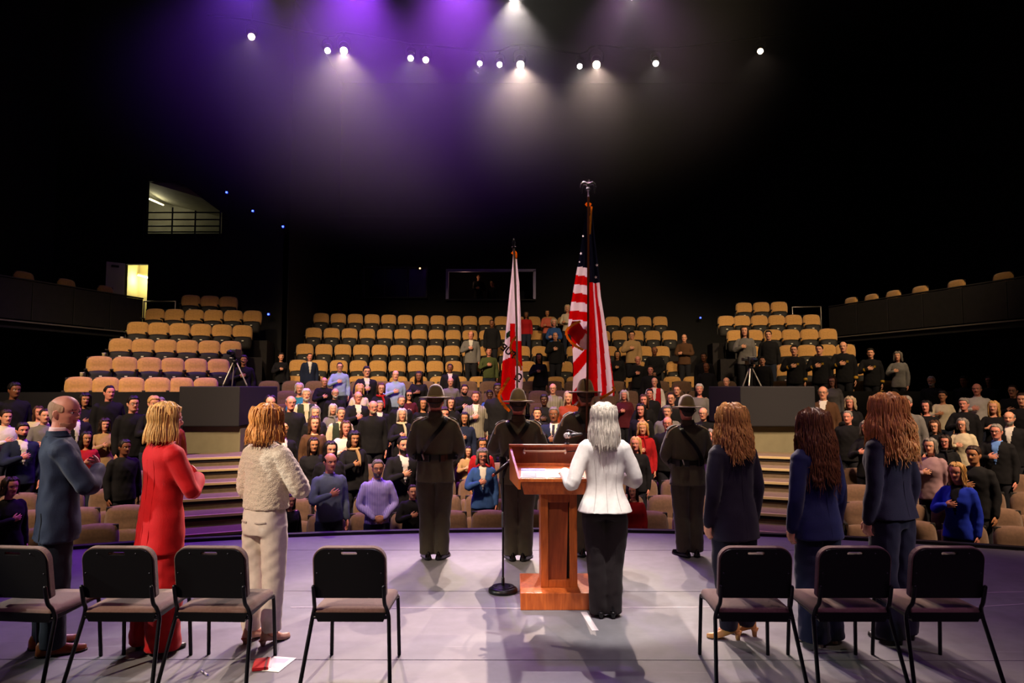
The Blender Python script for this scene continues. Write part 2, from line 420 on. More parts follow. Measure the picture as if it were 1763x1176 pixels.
# ---- rear seating: centre block on wide arcs, two raised side blocks
C1 = Vector((2.9, -13.0, 0))
CROWS = [(33.1, 1.25, 512), (34.2, 1.74, 519), (35.3, 2.28, 529), (36.4, 2.88, 543), (37.5, 3.48, 555)]   # radius, floor, px of first seat
CRIGHT = [1190, 1183, 1160, 1150, 1136]
g = Geo()
for r, z, p0 in CROWS: ring(r - 0.55, r + 0.55, -R(17), R(5.2), 0.2, z, 40, g, C1)
ring(RROW[-1] + 0.40, RROW[-1] + 2.2, -R(20), R(17), -1.0, ZROW[-1] + 0.02, 30, g)
struct('floor_rear', g, CARPET, 'dark carpeted tiers of the rear centre seats')
PX_L = [([137, 183, 227, 272, 312, 355], 651, 84, 77), ([172.6, 216, 258, 298, 338, 377], 617, 78.5, 71.5), ([208.5, 247, 286, 323, 361, 398], 586, 71, 67),
        ([238, 274, 310, 347, 383, 418], 558, 66.5, 63), ([267, 300.5, 335, 368, 402, 435], 534, 61.5, 60), ([329, 362, 394], 510, 59, 58)]
PX_R = [([1345, 1381, 1418, 1455, 1491, 1528], 657, 67, 70), ([1318, 1352, 1387, 1422, 1456, 1491], 627, 63, 66), ([1292, 1324, 1357, 1389, 1422, 1455], 595, 59.5, 62),
        ([1266, 1298, 1330, 1361, 1393, 1425], 568, 57, 58.5), ([1250, 1277, 1307, 1337, 1366, 1397], 543.5, 54.5, 55.5), ([1280.5, 1310.5, 1341], 521, 53, 53.5)]
SIDE = {}
for nm, rows in (('left', PX_L), ('right', PX_R)):
    out = []
    for pxs, py, s0, s1 in rows:
        pts = []
        for i, px in enumerate(pxs):
            s = s0 + (s1 - s0) * i / (len(pxs) - 1); pts.append(at(px, py, FPX / s))
        zf = sum(p.z for p in pts) / len(pts) - 0.88
        out.append(([Vector((p.x, p.y, zf)) for p in pts], zf))
    SIDE[nm] = out
    g = Geo()
    for pts, zf in out:
        a, b = pts[0], pts[-1]; d = (b - a).normalized(); n = Vector((-d.y, d.x, 0)); ext = 0.5
        A = a - d * ext; B = b + d * ext
        q = [A - n * 0.52, B - n * 0.52, B + n * 0.75, A + n * 0.75]
        hexa([(p.x, p.y, -0.9) for p in q] + [(p.x, p.y, zf) for p in q], g)
    struct('floor_' + nm, g, CARPET, 'dark tiers of the raised %s seat block' % nm)
    pts, zf = out[0]; a, b = pts[0], pts[-1]; d = (b - a).normalized(); n = Vector((-d.y, d.x, 0))
    A = a - d * 2.5 if nm == 'left' else a - d * 0.5; B = b + d * 0.4 if nm == 'left' else b + d * 2.5
    q = [A - n * 0.88, B - n * 0.88, B - n * 0.76, A - n * 0.76]
    struct('wall_' + nm + '_parapet', hexa([(p.x, p.y, -0.9) for p in q] + [(p.x, p.y, 1.74) for p in q]), WALLM, 'black parapet in front of the raised %s seats' % nm)

# ---- shell: black walls and ceiling
DOORC = at(233, 500, 20.6)
def wallbox(name, x0, x1, y0, y1, z0, z1, label): return struct(name, box((x0 + x1) / 2, (y0 + y1) / 2, (z0 + z1) / 2, x1 - x0, y1 - y0, z1 - z0), WALLM, label)
wallbox('wall_side_left', -14.2, -14.0, -7, 27, -1, 14, 'black left side wall')
wallbox('wall_side_right', 15.8, 16.0, -7, 29, -1, 14, 'black right side wall')
wallbox('wall_behind', -14, 16, -7.2, -7.0, -1, 14, 'black wall at the back of the stage')
wallbox('ceiling', -14.2, 16, -7.2, 29, 14, 14.2, 'black ceiling far above')
# back wall with the booth openings
YB = 26.6
bo = [(at(770, 517, YB), at(920, 466, YB)), (at(626, 513, YB), at(735, 461, YB))]
def wall_with_holes(name, x0, x1, z0, z1, y, th, holes, label):
    xs = sorted({x0, x1, *[h[0] for h in holes], *[h[1] for h in holes]}); zs = sorted({z0, z1, *[h[2] for h in holes], *[h[3] for h in holes]})
    g = Geo()
    for a, b in zip(xs, xs[1:]):
        for c, d in zip(zs, zs[1:]):
            if any(h[0] <= (a + b) / 2 <= h[1] and h[2] <= (c + d) / 2 <= h[3] for h in holes): continue
            box((a + b) / 2, y + th / 2, (c + d) / 2, b - a, th, d - c, g)
    return struct(name, g, WALLM, label)
hol = [(a.x, b.x, a.z, b.z) for a, b in bo]
wall_with_holes('wall_back', -6.9, 16, -1, 14, YB, 0.15, hol, 'black rear wall with the control booth windows')
g = Geo(); box(-2, YB + 2.0, 6.4, 11, 0.1, 6, g); box(-2, YB + 1.0, 4.3, 11, 2, 0.1, g); box(-2, YB + 1.0, 8.6, 11, 2, 0.1, g); box(-7, YB + 1.1, 6.4, 0.1, 2.2, 6, g); box(3, YB + 1.1, 6.4, 0.1, 2.2, 6, g)
struct('wall_booth', g, mat('booth_wall', '1c1a20', 0.9), 'dark inside of the control booth')
FRM = mat('booth_frame', '8d86a8', 0.5, metal=0.3)
for i, (a, b) in enumerate(bo):
    w = bpy.data.objects.new('window_%d' % (i + 1), None); COL.objects.link(w); w['kind'] = 'structure'; w['label'] = ('open control booth window with pale frame', 'dark control booth window beside the open one')[i]
    fm = FRM if i == 0 else mat('booth_frame_dark', '26232c', 0.6); t_ = 0.11 if i == 0 else 0.06
    cx, cz, ww, hh = (a.x + b.x) / 2, (a.z + b.z) / 2, b.x - a.x, b.z - a.z
    for nm, bx in (('frame_rail', box(cx, YB - 0.02, b.z, ww + t_, 0.12, t_)), ('frame_post', box(a.x, YB - 0.02, cz, t_, 0.12, hh)), ('frame_post', box(b.x, YB - 0.02, cz, t_, 0.12, hh)), ('sill', box(cx, YB - 0.05, a.z, ww + 0.1, 0.25, 0.06))):
        part(nm, bx, fm if nm != 'sill' else PLATB, w, bevel=0.008)
    if i == 1:
        for fx in (-0.17, 0.2): part('mullion', box(cx + fx * ww, YB, cz, 0.04, 0.08, hh), fm, w)
        gl = mat('booth_glass', 'cfcfe0', 0.05, trans=1.0); part('pane', box(cx, YB + 0.05, cz, ww, 0.01, hh), gl, w)

# left rear wall: doorway and the high stair landing opening
YD = 20.6
d0, d1 = at(211, 575, YD), at(255, 455, YD); s0_, s1_ = at(250, 402, YD), at(384, 312, YD)
wall_with_holes('wall_left_rear', -14.2, -6.8, -1, 14, YD, 0.15, [(d0.x, d1.x, 3.45, d1.z), (s0_.x, s1_.x, s0_.z, s1_.z)], 'black wall behind the raised left seats')
wallbox('wall_left_return', -6.98, -6.82, YD, YB, -1, 14, 'black return wall beside the centre seats')
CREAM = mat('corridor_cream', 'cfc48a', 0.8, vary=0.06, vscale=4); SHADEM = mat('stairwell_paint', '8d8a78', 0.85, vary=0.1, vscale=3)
g = Geo(); box((d0.x + d1.x) / 2, YD + 1.6, 4.6, 3.0, 0.08, 2.5, g); box(d0.x - 0.45, YD + 0.9, 4.6, 0.06, 1.5, 2.5, g); box(d1.x + 0.6, YD + 0.9, 4.6, 0.06, 1.5, 2.5, g); box((d0.x + d1.x) / 2, YD + 0.9, 5.85, 3.0, 1.6, 0.06, g); box((d0.x + d1.x) / 2, YD + 0.9, 3.40, 3.0, 1.6, 0.06, g)
struct('wall_corridor', g, CREAM, 'cream corridor seen through the open door')
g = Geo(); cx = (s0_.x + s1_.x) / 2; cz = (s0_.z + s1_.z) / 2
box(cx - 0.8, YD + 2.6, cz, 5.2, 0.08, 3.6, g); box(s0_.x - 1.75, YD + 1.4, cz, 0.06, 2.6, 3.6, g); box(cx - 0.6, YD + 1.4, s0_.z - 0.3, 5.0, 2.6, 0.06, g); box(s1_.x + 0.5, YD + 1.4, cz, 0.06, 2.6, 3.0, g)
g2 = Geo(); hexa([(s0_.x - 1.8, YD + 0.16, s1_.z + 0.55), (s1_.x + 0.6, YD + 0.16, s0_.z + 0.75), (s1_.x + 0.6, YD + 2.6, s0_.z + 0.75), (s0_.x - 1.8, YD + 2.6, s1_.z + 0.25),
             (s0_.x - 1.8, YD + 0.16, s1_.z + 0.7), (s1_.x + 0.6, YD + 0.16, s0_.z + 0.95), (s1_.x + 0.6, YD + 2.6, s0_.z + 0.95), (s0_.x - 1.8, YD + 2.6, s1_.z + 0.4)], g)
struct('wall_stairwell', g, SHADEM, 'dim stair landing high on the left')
# sloping black soffit across the opening
a_, b_, c_ = at(300, 306, YD - 0.1), at(390, 306, YD - 0.1), at(390, 372, YD - 0.1)
g = Geo(); tri = [a_, b_, c_]; g.add([tuple(p) for p in tri] + [(p.x, p.y + 0.08, p.z) for p in tri], [(0, 1, 2), (5, 4, 3), (0, 3, 4, 1), (1, 4, 5, 2), (2, 5, 3, 0)])
struct('trim_2', g, WALLM, 'sloping black soffit over the stair landing')
def fluoro(p, q, power, label, r=0.02):
    p = Vector(p); q = Vector(q); t = thing('fluorescent_lamp', label, 'lamp', (p + q) / 2)
    h = (q - p) / 2
    part('tube', tube([-h, h], r, 10), mat('tube_glow', 'fff2c4', 0.5, emit=9.0), t, True)
    part('batten', tube([-h + Vector((0, 0.05, 0.035)), h + Vector((0, 0.05, 0.035))], r * 1.3, 8), mat('batten_white', 'd8d4c4', 0.5), t, True)
    l = bpy.data.lights.new('tube_light', 'POINT'); l.energy = power; l.color = (1.0, 0.92, 0.62); l.shadow_soft_size = 0.1
    o = bpy.data.objects.new('tube_light', l); COL.objects.link(o); o.parent = t; o.location = (0, -0.15, -0.12)
fluoro(at(253, 341, YD + 1.3), at(281, 353, YD + 2.1), 13, 'glowing fluorescent tube on the high stair landing')
fluoro(at(238, 474, YD + 1.35), at(262, 480, YD + 1.35), 22, 'glowing fluorescent tube inside the lit doorway')
# stair landing guard rail
t = thing('guard_rail', 'black guard rail across the high stair landing', 'railing', (cx, YD - 0.12, s0_.z))
RAILM = mat('rail_black', '101012', 0.4, metal=0.5)
hw = (s1_.x - s0_.x) / 2
for zz in (0.62, 0.40, 0.2, 0.02): part('rail', tube([(-hw, 0, zz), (hw, 0, zz)], 0.022, 8), RAILM, t, True)
for xx in (-hw, -0.25 * hw, 0.35 * hw, hw): part('post', tube([(xx, 0, -0.1), (xx, 0, 0.66 + (0.1 if xx == -0.25 * hw else 0))], 0.025, 8), RAILM, t, True)
# door leaf standing open
dl = bpy.data.objects.new('door_1', None); COL.objects.link(dl); dl['kind'] = 'structure'; dl['label'] = 'pale door leaf standing open beside the lit corridor'
dl.location = (d0.x, YD, 3.45); hd = d1.z - 3.45
e = at(181, 500, YD - 0.35); wd = math.hypot(e.x - d0.x, 0.35); dl.rotation_euler = (0, 0, math.atan2(-0.35, e.x - d0.x))
part('leaf', box(wd / 2, 0, hd / 2, wd, 0.045, hd + 0.04), mat('door_paint', 'a8a890', 0.6), dl, bevel=0.006)
part('closer', box(wd * 0.55, 0.05, hd - 0.1, 0.2, 0.05, 0.06), PLATB, dl); part('handle', tube([(wd - 0.08, 0.04, 1.0), (wd - 0.08, 0.08, 1.0), (wd - 0.2, 0.08, 1.0)], 0.012, 8), RAILM, dl, True)
sg = tag(part('wall_sign', box(0, 0, 0, 0.16, 0.02, 0.42), mat('sign_brown', '6a4a2a', 0.6), None, bevel=0.004), 'small brown sign panel inside the lit doorway', 'sign'); sg.location = at(215, 487, YD + 1.55)

# ---- side galleries
GALM = mat('gallery_black', '171414', 0.85, vary=0.25, vscale=6); LEDGE = mat('gallery_ledge', '6e675f', 0.5)
def gallery(name, far, near, n, label, seatlabel, seats_t):
    t = bpy.data.objects.new(name, None); COL.objects.link(t); t['kind'] = 'structure'; t['label'] = label
    far = Vector(far); near = Vector(near); d = near - far; L_ = d.length; t.location = far; t.rotation_euler = (0, 0, math.atan2(d.y, d.x))
    w = L_ / n
    for i in range(n): part('panel', box((i + 0.5) * w, 0, 0.45, w - 0.02, 0.05, 0.90), GALM, t, bevel=0.006)
    part('top_rail', tube([(0, 0, 0.93), (L_, 0, 0.93)], 0.025, 8), GALM, t, True)
    part('ledge', box(L_ / 2, 0, -0.05, L_, 0.12, 0.03), LEDGE, t)
    sgn = 1 if name.endswith('left') else -1
    part('slab', box(L_ / 2, -sgn * 1.3, -0.12, L_, 2.6, 0.18), GALM, t)
    return t, d.normalized()
GLn, gl_d = gallery('wall_gallery_left', (-10.35, 19.0, 3.38), (-12.3, 11.5, 3.38), 7, 'black panelled front of the left side gallery', '', None)
GRn, gr_d = gallery('wall_gallery_right', (9.95, 21.3, 3.42), (12.9, 11.5, 3.42), 9, 'black panelled front of the right side gallery', '', None)
# short handrails by the raised blocks
for p, q, lb in (((248, 519), (302, 519), 'thin steel handrail beside the lit doorway'), ((1364, 529), (1413, 528), 'thin steel handrail behind the raised right seats')):
    Y_ = 19.6 if p[0] < 800 else 22.4
    A = at(*p, Y_); B = at(*q, Y_)
    t = thing('handrail', lb, 'handrail', tuple(A)); v = B - A
    RM = mat('steel_rail', '8a8478', 0.35, metal=0.8)
    part('rail', tube([(0, 0, 0), tuple(v)], 0.02, 8), RM, t, True); part('post', tube([(0, 0, 0), (0, 0, -1.0)], 0.02, 8), RM, t, True); part('post', tube([tuple(v), (v.x, v.y, v.z - 1.0)], 0.02, 8), RM, t, True)
# blue marker lights
BLED = mat('blue_led', '2a3cff', 0.4, emit=14.0); LEDB = mat('led_body', '15151a', 0.5)
for px, py, Y_, lb in ((390, 331, 20.3, 'blue marker light nearest the high stair landing'), (435, 363, 20.3, 'blue marker light, middle of the upper three'), (487, 390, 20.25, 'faint blue marker light, lowest of the upper three'), (462, 541, 20.25, 'blue marker light beside the left raised seats'), (1206, 547, 26.25, 'blue marker light right of the centre seats'), (1003 - 280, 462, 26.4, 'tiny marker light above the dark booth window')):
    p = at(px, py, Y_); t = thing('marker_light', lb, 'light', tuple(p))
    part('lens', lathe([(0.0, -0.03), (0.025, -0.025), (0.03, 0), (0.025, 0.02), (0, 0.03)], 12), BLED if px != 723 else mat('amber_led', 'ffd08a', 0.4, emit=4), t, True)
    part('housing', box(0, 0.06, 0, 0.1, 0.06, 0.1), LEDB, t, bevel=0.01)
    part('stalk', tube([(0, 0.08, 0), (0, 0.30, 0)], 0.012, 6), LEDB, t, True)
# ================================================================== LECTERN
WOODM = None
def wood_material(key, c0, c1, rough=0.35):
    m = bpy.data.materials.new(key); m.use_nodes = True; nt = m.node_tree; N = nt.nodes; L = nt.links; b = N['Principled BSDF']
    tc = N.new('ShaderNodeTexCoord'); mp = N.new('ShaderNodeMapping'); mp.inputs['Scale'].default_value = (14, 14, 1.6); L.new(tc.outputs['Object'], mp.inputs[0])
    n = N.new('ShaderNodeTexNoise'); n.inputs['Scale'].default_value = 3; n.inputs['Detail'].default_value = 8; n.inputs['Distortion'].default_value = 0.6; L.new(mp.outputs[0], n.inputs['Vector'])
    cr = N.new('ShaderNodeValToRGB'); cr.color_ramp.elements[0].position = 0.35; cr.color_ramp.elements[1].position = 0.7
    cr.color_ramp.elements[0].color = (*srgb(c0), 1); cr.color_ramp.elements[1].color = (*srgb(c1), 1)
    L.new(n.outputs['Fac'], cr.inputs[0]); L.new(cr.outputs[0], b.inputs['Base Color']); b.inputs['Roughness'].default_value = rough
    bp = N.new('ShaderNodeBump'); bp.inputs['Strength'].default_value = 0.08; L.new(n.outputs['Fac'], bp.inputs['Height']); L.new(bp.outputs[0], b.inputs['Normal'])
    return m
WOOD = wood_material('cherry_wood', 'a04a1c', 'c4652c'); WOODD = wood_material('cherry_wood_panel', '8a3c18', 'a34e22', 0.45)
lx, ly = 0.38, 6.05
lect = thing('lectern', 'cherry wood lectern with splayed desk and open panelled column', 'lectern', (lx, ly, 0))
part('base', box(0, 0, 0.07, 0.62, 0.60, 0.14), WOOD, lect, bevel=0.006)
# column: four stiles/rails around a recess facing upstage, side and front boards
cw, cd0, cd1, z0, z1 = 0.31, -0.13, 0.22, 0.14, 0.95
col_ = part('column', box(0.02, (cd0 + 0.05 + cd1) / 2, (z0 + z1) / 2, cw, cd1 - cd0 - 0.05, z1 - z0), WOODD, lect)
for nm, bx in (('stile', box(0.02 - cw / 2 + 0.032, cd0 + 0.02, (z0 + z1) / 2, 0.064, 0.06, z1 - z0)), ('stile', box(0.02 + cw / 2 - 0.032, cd0 + 0.02, (z0 + z1) / 2, 0.064, 0.06, z1 - z0)),
               ('rail', box(0.02, cd0 + 0.02, z0 + 0.03, cw - 0.13, 0.058, 0.06)), ('rail', box(0.02, cd0 + 0.02, z1 - 0.05, cw - 0.13, 0.058, 0.10))):
    part(nm, bx, WOOD, col_, bevel=0.003)
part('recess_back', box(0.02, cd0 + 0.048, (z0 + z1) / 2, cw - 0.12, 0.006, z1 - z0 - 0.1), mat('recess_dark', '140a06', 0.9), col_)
lp = part('loose_panel', box(0, 0, 0, 0.165, 0.012, 0.66), WOODD, col_, bevel=0.002); lp.location = (0.012, cd0 + 0.034, 0.525); lp.rotation_euler = (R(-2), R(1.6), R(-3))
# desk: splayed tray, wider at the far side
def desk_pt(x, y, z): return (x, y, z)
nx, fx = 0.31, 0.39; ny, fy = -0.42, 0.17
bot = [(-nx + 0.03, ny + 0.03, 0.955), (nx - 0.03, ny + 0.03, 0.955), (0.20, 0.24, 0.90), (-0.20, 0.24, 0.90)]
surf = [(-nx, ny, 1.065), (nx, ny, 1.065), (fx - 0.015, 0.05, 1.135), (-fx + 0.015, 0.05, 1.135)]
part('desk', hexa(bot + surf), WOOD, lect, bevel=0.003)
part('desk_edge', box(0, ny - 0.004, 1.075, 2 * nx, 0.02, 0.03), WOOD, lect, bevel=0.004)
for s in (-1, 1):
    part('side_panel', hexa([(s * (nx + 0.0), ny, 1.0), (s * (nx + 0.018), ny, 1.0), (s * (fx + 0.012), 0.20, 1.0), (s * (fx - 0.008), 0.20, 1.0),
                             (s * (nx + 0.0), ny, 1.085), (s * (nx + 0.018), ny, 1.085), (s * (fx + 0.018), 0.20, 1.30), (s * (fx - 0.002), 0.20, 1.30)]), WOOD, lect)
part('back_panel', box(0, 0.21, 1.15, 2 * fx, 0.018, 0.30), WOODD, lect, bevel=0.002)
part('top_cap', box(0, 0.19, 1.305, 2 * fx + 0.035, 0.06, 0.02), WOOD, lect, bevel=0.004)
part('tray_rail', box(0, 0.055, 1.148, 2 * fx - 0.05, 0.018, 0.026), WOOD, lect, bevel=0.003)
part('tray_floor', box(0, 0.13, 1.10, 2 * fx - 0.04, 0.15, 0.01), WOODD, lect)
lamp_ = part('reading_light', tube([(-0.27, 0.16, 1.255), (0.10, 0.16, 1.255)], 0.010, 10), mat('lamp_rod', 'd9b79a', 0.35), lect, True)
for xx in (-0.27, 0.10): part('end_cap', tube([(xx, 0.16, 1.24), (xx, 0.20, 1.27)], 0.012, 8), mat('lamp_cap', 'e8d6c8', 0.4), lamp_, True)
part('lamp_wire', tube([(0.12, 0.17, 1.25), (0.22, 0.18, 1.25), (0.25, 0.18, 1.18), (0.26, 0.17, 1.12)], 0.004, 6, sub=4), BLACK, lect, True)
# papers on the sloping desk
PAPER = mat('white_paper', 'f1efe9', 0.7); slope = math.atan2(0.07, 0.47)
def desk_sheet(name, label, x, y, w, d, col, rz, lift, thick=0.004):
    o = part(name, box(0, 0, 0, w, d, thick), col if not isinstance(col, str) else mat('paper_' + col, col, 0.7), None)
    o.location = (lx + x, ly + y, 1.065 + (y - ny) * math.tan(slope) + lift); o.rotation_euler = (slope, 0, rz); return tag(o, label, 'paper')
desk_sheet('paper_sheet', 'white papers lying by the hand on the lectern', 0.06, -0.20, 0.30, 0.25, PAPER, 0.05, 0.005)
br = desk_sheet('brochure', 'folded brochure with blue header on the lectern', -0.20, -0.20, 0.21, 0.27, 'c9c2cf', -0.03, 0.006)
part('header_band', box(0, 0.105, 0.004, 0.205, 0.06, 0.004), mat('blue_print', '3a2fa8', 0.6), br); part('photo_print', box(-0.03, -0.06, 0.004, 0.12, 0.10, 0.003), mat('photo_print', '7d7480', 0.7), br); part('fold_line', box(0.02, 0, 0.0045, 0.004, 0.265, 0.003), mat('fold_dark', '55505a', 0.7), br)
nb = tag(part('notepad', box(0, 0, 0, 0.18, 0.09, 0.015), PAPER, None, bevel=0.002), 'small white notepad in the lectern tray', 'notepad'); nb.location = (lx - 0.10, ly + 0.12, 1.115)
# lectern microphone on a gooseneck
gm = thing('gooseneck_microphone', 'silver tipped microphone on a gooseneck at the lectern', 'microphone', (lx + 0.12, ly + 0.20, 1.315))
mp_ = at(976, 750, 6.0) - Vector(gm.location)
part('gooseneck', tube([(0, 0, 0), (0.0, -0.02, 0.08), (0.0, -0.10, 0.13), tuple(mp_ + Vector((0.11, 0.0, 0.01)))], 0.008, 8, sub=6), BLACK, gm, True)
part('microphone_body', tube([tuple(mp_ + Vector((0.125, 0.0, 0.012))), tuple(mp_ + Vector((0.03, 0, 0)))], [0.014, 0.019], 14), mat('mic_black', '1a1a1d', 0.4), gm, True)
GRILLE = mat('mic_grille', 'b9b3ae', 0.45, metal=0.7, bump=0.8, bscale=400)
part('grille', ellipsoid(tuple(mp_), (0.030, 0.026, 0.026), 16), GRILLE, gm, True); part('grille_ring', tube([tuple(mp_ + Vector((0.012, 0, 0))), tuple(mp_ + Vector((0.020, 0, 0)))], 0.028, 16), mat('mic_ring', '8a8580', 0.3, metal=0.9), gm, True)
part('mount', lathe([(0.028, -0.02), (0.028, 0.0), (0.018, 0.012)], 16), BLACK, gm, True)

# ================================================================== MICROPHONE STAND
ms = on(866, 1019); st = thing('microphone_stand', 'black round base microphone stand left of the lectern', 'microphone stand', tuple(ms))
STM = mat('stand_black', '111114', 0.35, metal=0.4)
part('base', lathe([(0.128, 0), (0.132, 0.012), (0.128, 0.030), (0.105, 0.046), (0.05, 0.052), (0.02, 0.058)], 36), STM, st, True)
for r_ in (0.045, 0.065, 0.085): part('base_groove', Geo().merge(lathe([(r_, 0.0515), (r_ + 0.008, 0.0525), (r_ + 0.016, 0.0505)], 36)), STM, st, True)
part('pole', tube([(0, 0, 0.05), (0, 0, 1.03)], 0.0095, 12), STM, st, True)
part('clutch', tube([(0, 0, 0.58), (0, 0, 0.70)], 0.014, 12), mat('clutch_grey', '4a4a50', 0.35, metal=0.6), st, True)
part('neck_ring', tube([(0, 0, 0.06), (0, 0, 0.12)], 0.014, 12), STM, st, True)
tip = at(879, 795, ms.y) - ms; tail = at(851, 817, ms.y - 0.05) - ms
part('clip', tube([(0, 0, 1.02), (0.01, 0, 1.06), tuple(tip * 0.75 + tail * 0.25)], [0.012, 0.014, 0.018], 10), STM, st, True)
part('microphone_body', tube([tuple(tip * 0.82 + tail * 0.18), tuple(tail)], [0.020, 0.012], 14), mat('mic_black', '1a1a1d', 0.4), st, True)
part('grille', ellipsoid(tuple(tip), (0.027, 0.027, 0.027), 16), GRILLE, st, True)
part('plug_ring', tube([tuple(tail), tuple(tail * 1.0 + (tail - tip) * 0.08)], 0.013, 12), mat('mic_orange', 'b8431c', 0.5), st, True)

# ================================================================== STAGE CHAIRS
def rrect(w, h, r_top, r_bot, n=8):
    pts = []
    for cx, cz, r, a0 in ((w / 2 - r_bot, r_bot, r_bot, -90), (w / 2 - r_top, h - r_top, r_top, 0), (-w / 2 + r_top, h - r_top, r_top, 90), (-w / 2 + r_bot, r_bot, r_bot, 180)):
        for i in range(n + 1):
            a = R(a0 + 90 * i / n); pts.append((cx + r * math.cos(a), cz + r * math.sin(a)))
    return pts
def plate(outer, holes, th, bev=0.0):
    """flat plate in XZ, thickness along +Y"""
    bm = bmesh.new(); es = []
    for lp_ in [outer] + holes:
        vs_ = [bm.verts.new((x, 0, z)) for x, z in lp_]
        es += [bm.edges.new((vs_[i], vs_[(i + 1) % len(vs_)])) for i in range(len(vs_))]
    bmesh.ops.triangle_fill(bm, use_beauty=True, use_dissolve=False, edges=es)
    r_ = bmesh.ops.extrude_face_region(bm, geom=list(bm.faces))
    bmesh.ops.translate(bm, verts=[v for v in r_['geom'] if isinstance(v, bmesh.types.BMVert)], vec=(0, th, 0))
    bmesh.ops.recalc_face_normals(bm, faces=list(bm.faces))
    if bev:
        ed = [e for e in bm.edges if len(e.link_faces) == 2 and e.calc_face_angle(0) > 0.9]
        bmesh.ops.bevel(bm, geom=ed, offset=bev, segments=3, affect='EDGES', profile=0.5, clamp_overlap=True)
    me = bpy.data.meshes.new('plate'); bm.to_mesh(me); bm.free(); return me
def slot(w, h, cz, n=6):
    pts = []
    for cx, a0 in ((w / 2 - h / 2, -90), (-w / 2 + h / 2, 90)):
        for i in range(n + 1): a = R(a0 + 180 * i / n); pts.append((cx + h / 2 * math.cos(a), cz + h / 2 * math.sin(a)))
    return pts
CHB = mat('chair_black', '060507', 0.5, spec=0.25); CHF = mat('chair_fabric', '6e5148', 0.95, bump=0.5, bscale=350, vary=0.15, vscale=60, sheen=0.3); CHS = mat('chair_steel', '100f14', 0.3, metal=0.3)
hole = [slot(0.105, 0.020, 0.285)]
CH_SHELL = plate(rrect(0.435, 0.312, 0.075, 0.02), hole, 0.012, 0.004)
CH_CUSH = plate(rrect(0.455, 0.325, 0.085, 0.02), [slot(0.105, 0.020, 0.290)], 0.035, 0.010)
for me_ in (CH_SHELL, CH_CUSH): me_.polygons.foreach_set('use_smooth', [False] * len(me_.polygons))
def seat_geo():
    sec = []
    o = rrect(0.46, 0.44, 0.05, 0.03, 6); g = Geo(); n = len(o)
    lv = [(0.94, 0.0), (1.0, 0.010), (1.0, 0.030), (0.97, 0.045), (0.8, 0.054), (0.4, 0.058)]
    v = [(x * k, (z - 0.22) * k, h) for k, h in lv for x, z in o]
    return g.add(v, gridfaces(len(lv), n) + [tuple(range(n - 1, -1, -1)), tuple(range((len(lv) - 1) * n, len(lv) * n))])
CH_SEAT = seat_geo().mesh('seat')
def chair(px, py, rz, label, first=[None]):
    """px,py: pixel of the middle of the backrest's top edge"""
    p = at(px, py, 4.28); loc = (p.x, 4.28 + 0.30, 0)
    t = thing('chair', label, 'chair', loc, rz, 'black framed chairs on the stage')
    tilt = R(9)
    bk = part('backrest', CH_SHELL, CHB, t); bk.location = (0, -0.240, 0.524); bk.rotation_euler = (tilt, 0, 0)
    c = mk('backrest_cushion', CH_CUSH, [CHF], t, (0, -0.227, 0.519), (tilt, 0, 0))
    for x_, z_ in ((-0.12, 0.285), (0.12, 0.285), (-0.2, 0.16), (0.2, 0.16)): part('screw', BOLT, mat('screw_grey', '3a3840', 0.4, metal=0.5), bk, loc=(x_, -0.001, z_))
    mk('seat', CH_SEAT, [CHF], t, (0, 0.0, 0.405))
    part('seat_pan', SEATPAN, CHB, t)
    for s in (-1, 1):
        part('leg', REARLEG[s], CHS, t); part('leg', FRONTLEG[s], CHS, t)
    part('crossbar', CROSSB, CHS, t)
    return t
BOLT = ellipsoid((0, 0, 0), (0.005, 0.004, 0.005), 8).mesh('bolt')
SEATPAN = hexa([(-0.205, -0.212, 0.37), (0.205, -0.212, 0.37), (0.205, 0.20, 0.39), (-0.205, 0.20, 0.39), (-0.225, -0.226, 0.430), (0.225, -0.226, 0.430), (0.225, 0.20, 0.409), (-0.225, 0.20, 0.409)]).mesh('pan', smooth=False)
REARLEG = {s: tube([(s * 0.218, -0.272, 0.60), (s * 0.218, -0.246, 0.50), (s * 0.225, -0.215, 0.455), (s * 0.238, -0.205, 0.40), (s * 0.245, -0.225, 0.33), (s * 0.275, -0.335, 0.004)], 0.0125, 10, sub=5).mesh('rl') for s in (-1, 1)}
FRONTLEG = {s: tube([(s * 0.215, 0.12, 0.412), (s * 0.222, 0.185, 0.405), (s * 0.225, 0.205, 0.37), (s * 0.232, 0.235, 0.004)], 0.0125, 10, sub=5).mesh('fl') for s in (-1, 1)}
CROSSB = tube([(-0.235, -0.205, 0.395), (0.235, -0.205, 0.395)], 0.011, 8).mesh('cb')
for px, py, rz, lb in ((26, 946, -0.10, 'black framed chair cut off at left edge behind navy suit'), (200, 945, -0.02, 'black framed chair between navy suit and red suit'), (361, 944, -0.04, 'black framed chair beside the red notebook on floor'),
                       (600, 943, -0.01, 'black framed chair standing alone left of the lectern'), (1305, 932, -0.02, 'black framed chair behind person in tan heels'), (1475, 931, 0.0, 'black framed chair in the middle of the right-hand three'),
                       (1637, 931, 0.0, 'black framed chair at the right end of the row')):
    chair(px, py, rz, lb)

